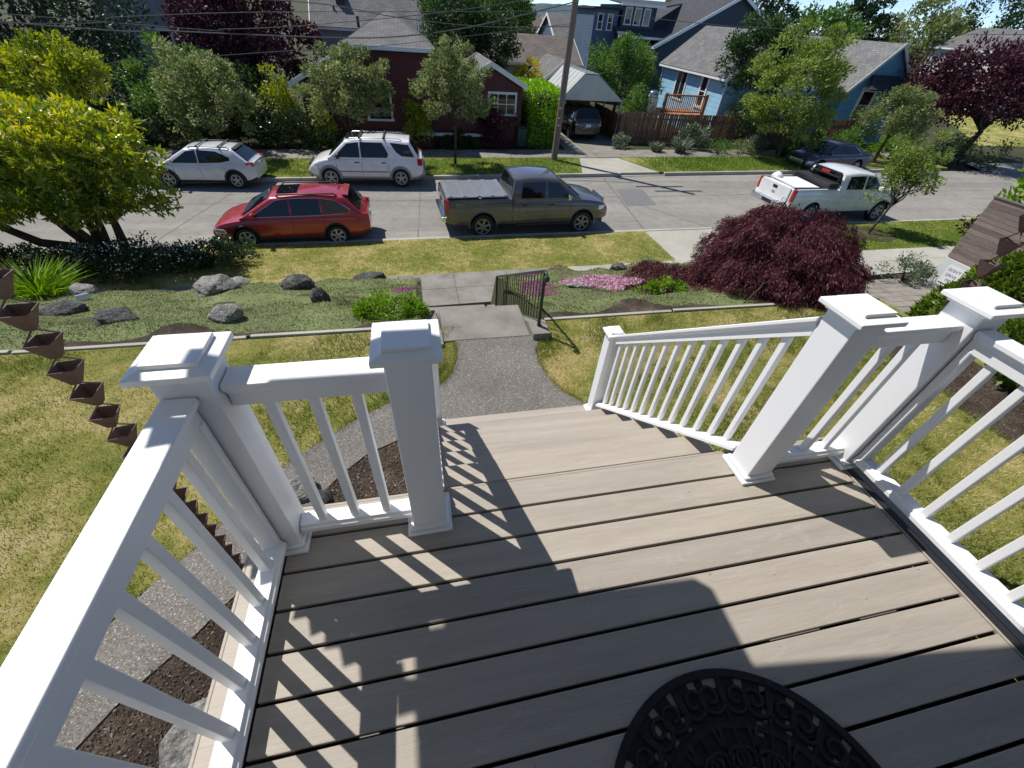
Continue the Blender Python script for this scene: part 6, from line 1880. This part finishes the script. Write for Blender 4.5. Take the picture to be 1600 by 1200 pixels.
# ---- cedar deck with railing and grill beside the blue wall
t_ = thing('cedar_deck', 'orange cedar deck with baluster railing beside the light blue wall', 'deck', (0, 0, 0))
for i in range(9): MB().span(15.6, 19.7, 27.2 + i * .3, 27.49 + i * .3, -2.62, -2.57).build('deck_board', M['deckwood'], t_)
for x in (16.4, 19.2): MB().span(x - .08, x + .08, 27.2, 27.36, Z0, -1.45).build('post', M['deckwood'], t_)
MB().span(16.3, 19.3, 27.22, 27.34, -1.58, -1.50).build('top_rail', M['deckwood'], t_)
MB().span(16.48, 19.12, 27.24, 27.32, -2.44, -2.38).build('bottom_rail', M['deckwood'], t_)
bme = MB().box((0, 0, -1.98), (.045, .045, .80)).mesh('baluster'); bme.materials.append(M['deckwood'])
for i in range(19):
    b = link(bpy.data.objects.new('baluster', bme), t_); b.location = (16.6 + i * .135, 27.28, 0)
t_ = thing('grill', 'silver domed gas grill on the cedar deck', 'grill', (15.75, 27.8, -2.57))
MB().box((0, 0, .42), (.62, .5, .84)).build('cabinet', M['steel'], t_, bevel=.02)
MB().lathe([(.34, 0), (.33, .12), (.27, .24), (.15, .31), (.001, .33)], 16, 'z', (0, 0, .86)).build('lid', M['steel'], t_, smooth=50)
MB().tube([(-.2, -.36, 1.0), (.2, -.36, 1.0)], .015, 6).build('handle', M['blackplastic'], t_)
# ---- plank fence, each picket its own part
def fence(label, p0, p1, z0, h, n, mat):
    t_ = thing('plank_fence', label, 'fence', (p0[0], p0[1], z0), 0)
    dx, dy = p1[0] - p0[0], p1[1] - p0[1]; L_ = math.hypot(dx, dy); a = math.atan2(dy, dx)
    t_.rotation_euler = (0, 0, a)
    pw = L_ / n
    me = MB().box((0, 0, h / 2), (pw * .84, .022, h)).mesh('picket'); me.materials.append(mat)
    for i in range(n):
        q = link(bpy.data.objects.new('picket', me), t_); q.location = ((i + .5) * pw, 0, random.uniform(-.015, .02)); q.rotation_euler = (0, random.uniform(-.012, .012), 0)
    for z in (.35, h - .3): MB().box((L_ / 2, .04, z), (L_, .05, .09)).build('fence_rail', mat, t_)
    for i in range(int(L_ / 2.4) + 1): MB().box((min(L_, i * 2.4), .06, h / 2), (.09, .09, h)).build('fence_post', mat, t_)
fence('brown vertical plank fence in front of the light blue house', (13.1, 25.75), (25.2, 25.4), -3.9, 1.62, 82, M['fence_brown'])
fence('brown vertical plank fence, short run left of the blue gable', (26.0, 24.6), (29.6, 24.9), -3.9, 1.75, 24, M['fence_brown'])
fence('short brown plank fence beside the black SUV', (13.08, 25.8), (13.06, 30.5), -3.9, 1.4, 30, M['fence_brown'])
# ---- utility pole and wires
t_ = thing('utility_pole', 'tall weathered wooden utility pole at the far driveway', 'utility pole', (7.8, 21.55, -3.88))
MB().tube([(0, 0, -.2), (.1, 0, 4), (.25, 0, 10.5)], [.165, .15, .12], 12).build('pole', M['polewood'], t_, smooth=60)
for z in (8.2, 9.6): MB().box((.2, 0, z), (2.4, .1, .12)).build('crossarm', M['polewood'], t_)
for z in (1.6, 1.9, 2.3): MB().box((-.02, -.158, z), (.09, .01, .05)).build('pole_tag', M['steel'], t_)
def wire(label, a, b, sag, r_=.014):
    a = Vector(a); b = Vector(b); pts = []
    for i in range(25):
        u = i / 24; pts.append(a.lerp(b, u) - Vector((0, 0, sag * 4 * u * (1 - u))))
    o = MB().tube(pts, r_, 5).build('overhead_wire', M['blackplastic'] if r_ > .02 else M['steel'])
    return tag(o, label, 'wire', 'overhead wires')
def wires():
    W_ = [('long pale overhead wire crossing above the left trees, topmost', [(-40, 21.3, -.6), (-13.1, 21.3, .34), (-9.3, 21.3, .72), (-4.6, 21.3, 1.12), (3.35, 21.3, 1.60), (7.95, 21.3, 1.9)], .012),
          ('sagging overhead cable from the pole to the left', [(-40, 21.2, 1.2), (-12.7, 21.2, .38), (-7.7, 21.2, .42), (-2.5, 21.2, .51), (.47, 21.2, .68), (3.6, 21.2, 1.17), (7.95, 21.2, 2.2)], .022),
          ('thin low wire in front of the dark purple tree', [(-40, 21.5, -2.4), (-14.1, 21.5, -.94), (-9.1, 21.5, -.53), (-3.1, 21.5, .08), (-.1, 21.5, .35), (7.95, 21.4, 1.5)], .010),
          ('dark cable sagging across the grey shingle roof', [(-20, 21.35, 1.2), (-7.7, 21.35, 1.42), (-2.5, 21.35, 1.5), (.54, 21.35, 1.27), (4.1, 21.35, 1.18), (7.95, 21.3, 1.4)], .016),
          ('overhead wire from the pole to the right across the navy house', [(7.95, 21.2, 1.85), (10.9, 21.2, 1.86), (17.3, 21.2, 1.85), (30, 21.2, 2.3), (60, 21.2, 4)], .012),
          ('wire crossing the others and rising to the pole', [(-30, 21.25, .9), (-8.3, 21.25, .53), (-5.9, 21.25, .57), (-2.6, 21.25, .88), (2.6, 21.25, 1.56), (7.95, 21.25, 2.5)], .012)]
    for lab, P, r_ in W_:
        pts = [Vector(q) for q in P]; sm_ = []
        for i in range(len(pts) - 1):
            p0 = pts[max(i - 1, 0)]; p1 = pts[i]; p2 = pts[i + 1]; p3 = pts[min(i + 2, len(pts) - 1)]
            for k in range(8):
                t = k / 8
                sm_.append(.5 * ((2 * p1) + (p2 - p0) * t + (2 * p0 - 5 * p1 + 4 * p2 - p3) * t * t + (3 * p1 - p0 - 3 * p2 + p3) * t ** 3))
        sm_.append(pts[-1])
        o = MB().tube(sm_, r_, 5).build('overhead_wire', M['wire'])
        tag(o, lab, 'wire', 'overhead wires')
M['wire'] = plain('wire_sheath', (.10, .10, .10), .4, .1)
wires()

# ------------------------------------------------------------------ slatted fence on a low wall, right
t_ = thing('slat_fence', 'weathered brown horizontal slat fence on a low pale wall at right', 'fence', (16.0, 7.7, -3.86))
for i in range(14):
    z = .96 + i * .120
    MB().box((.02, -2.6, z + .056), (.025, 5.2, .112)).build('slat', M['slat'], t_, bevel=.003)
for y in (-.08, -1.8, -3.5, -5.1): MB().box((.08, y, 1.3), (.09, .09, 2.7)).build('fence_post', M['slat'], t_)
MB().box((.03, -2.6, 2.655), (.10, 5.24, .03)).build('cap_board', M['slat'], t_)
lw = MB().span(-.02, .16, -5.2, 0, -.1, .94).build('low_wall', M['concrete_pale'], t_, bevel=.02)
MB().span(-.028, -.021, -1.35, -.01, .0, .93).build('white_panel', plain('white_panel', (.62, .64, .62), .35, .06, 3), t_, bevel=.002)
# paper sign on the panel
sg = thing('sign', 'white paper notice with dark lettering on the pale wall panel', 'sign', (15.965, 7.22, -3.35))
MB().span(-.006, 0, -.22, .22, -.30, .30).build('sheet', M['trim'], sg)
inkm = plain('grey_ink', (.10, .10, .12), .7)
for txt, z in (("DON'T", .18), ('DRIVE', .03), ('ME', -.11)):
    text_mesh(txt, .115, inkm, sg, (-.0085, 0, z), (PI / 2, 0, -PI / 2), 'lettering', .001)
MB().span(-.009, -.006, -.19, .19, -.25, -.21).build('ink_bar', inkm, sg)
# small white marker stone on the left slope
mk = MB().box((0, 0, .05), (.17, .05, .10), rx=-.5).build('white_marker', M['trim'], bevel=.008)
mk.location = (-4.75, 5.95, slope_z(-4.75, 5.95) + .0); mk.rotation_euler = (0, 0, .5)
tag(mk, 'small white marker stone beside the rocks at left', 'marker')
# wheelie bin beside the red house
bn = thing('wheelie_bin', 'dark green bin in the shade left of the clipped hedge', 'bin', (6.6, 24.2, -3.88))
MB().box((0, 0, .5), (.5, .55, .9), taper=1.15).build('body', plain('bin_green', (.02, .05, .045), .5), bn, bevel=.03)
MB().box((0, 0, .99), (.62, .68, .07)).build('lid', M['blackplastic'], bn, bevel=.02)
for sy in (-1, 1): MB().lathe([(.001, -.03), (.1, -.03), (.1, .03), (.001, .03)], 14, 'x', (sy * .24, .25, .1)).build('wheel', M['tyre'], bn)

# ------------------------------------------------------------------ bits of dry debris on the deck
rng = np.random.default_rng(31)
n = 70
P = np.stack([rng.uniform(.05, 2.75, n), rng.uniform(-1.5, -.05, n), np.full(n, .0022)], 1)
D = rng.normal(size=(n, 3)); D[:, 2] = 0
L_ = .006 * rng.uniform(.3, 1.6, n)
V = leaf_quads(P, unit(D), L_, L_ * .5, rng, .97)
o = quads('deck_debris', V, rng.random(n), LM['chip'])
tag(o, 'tiny scattered bits of dry debris on the deck boards', 'debris', None, 'stuff')
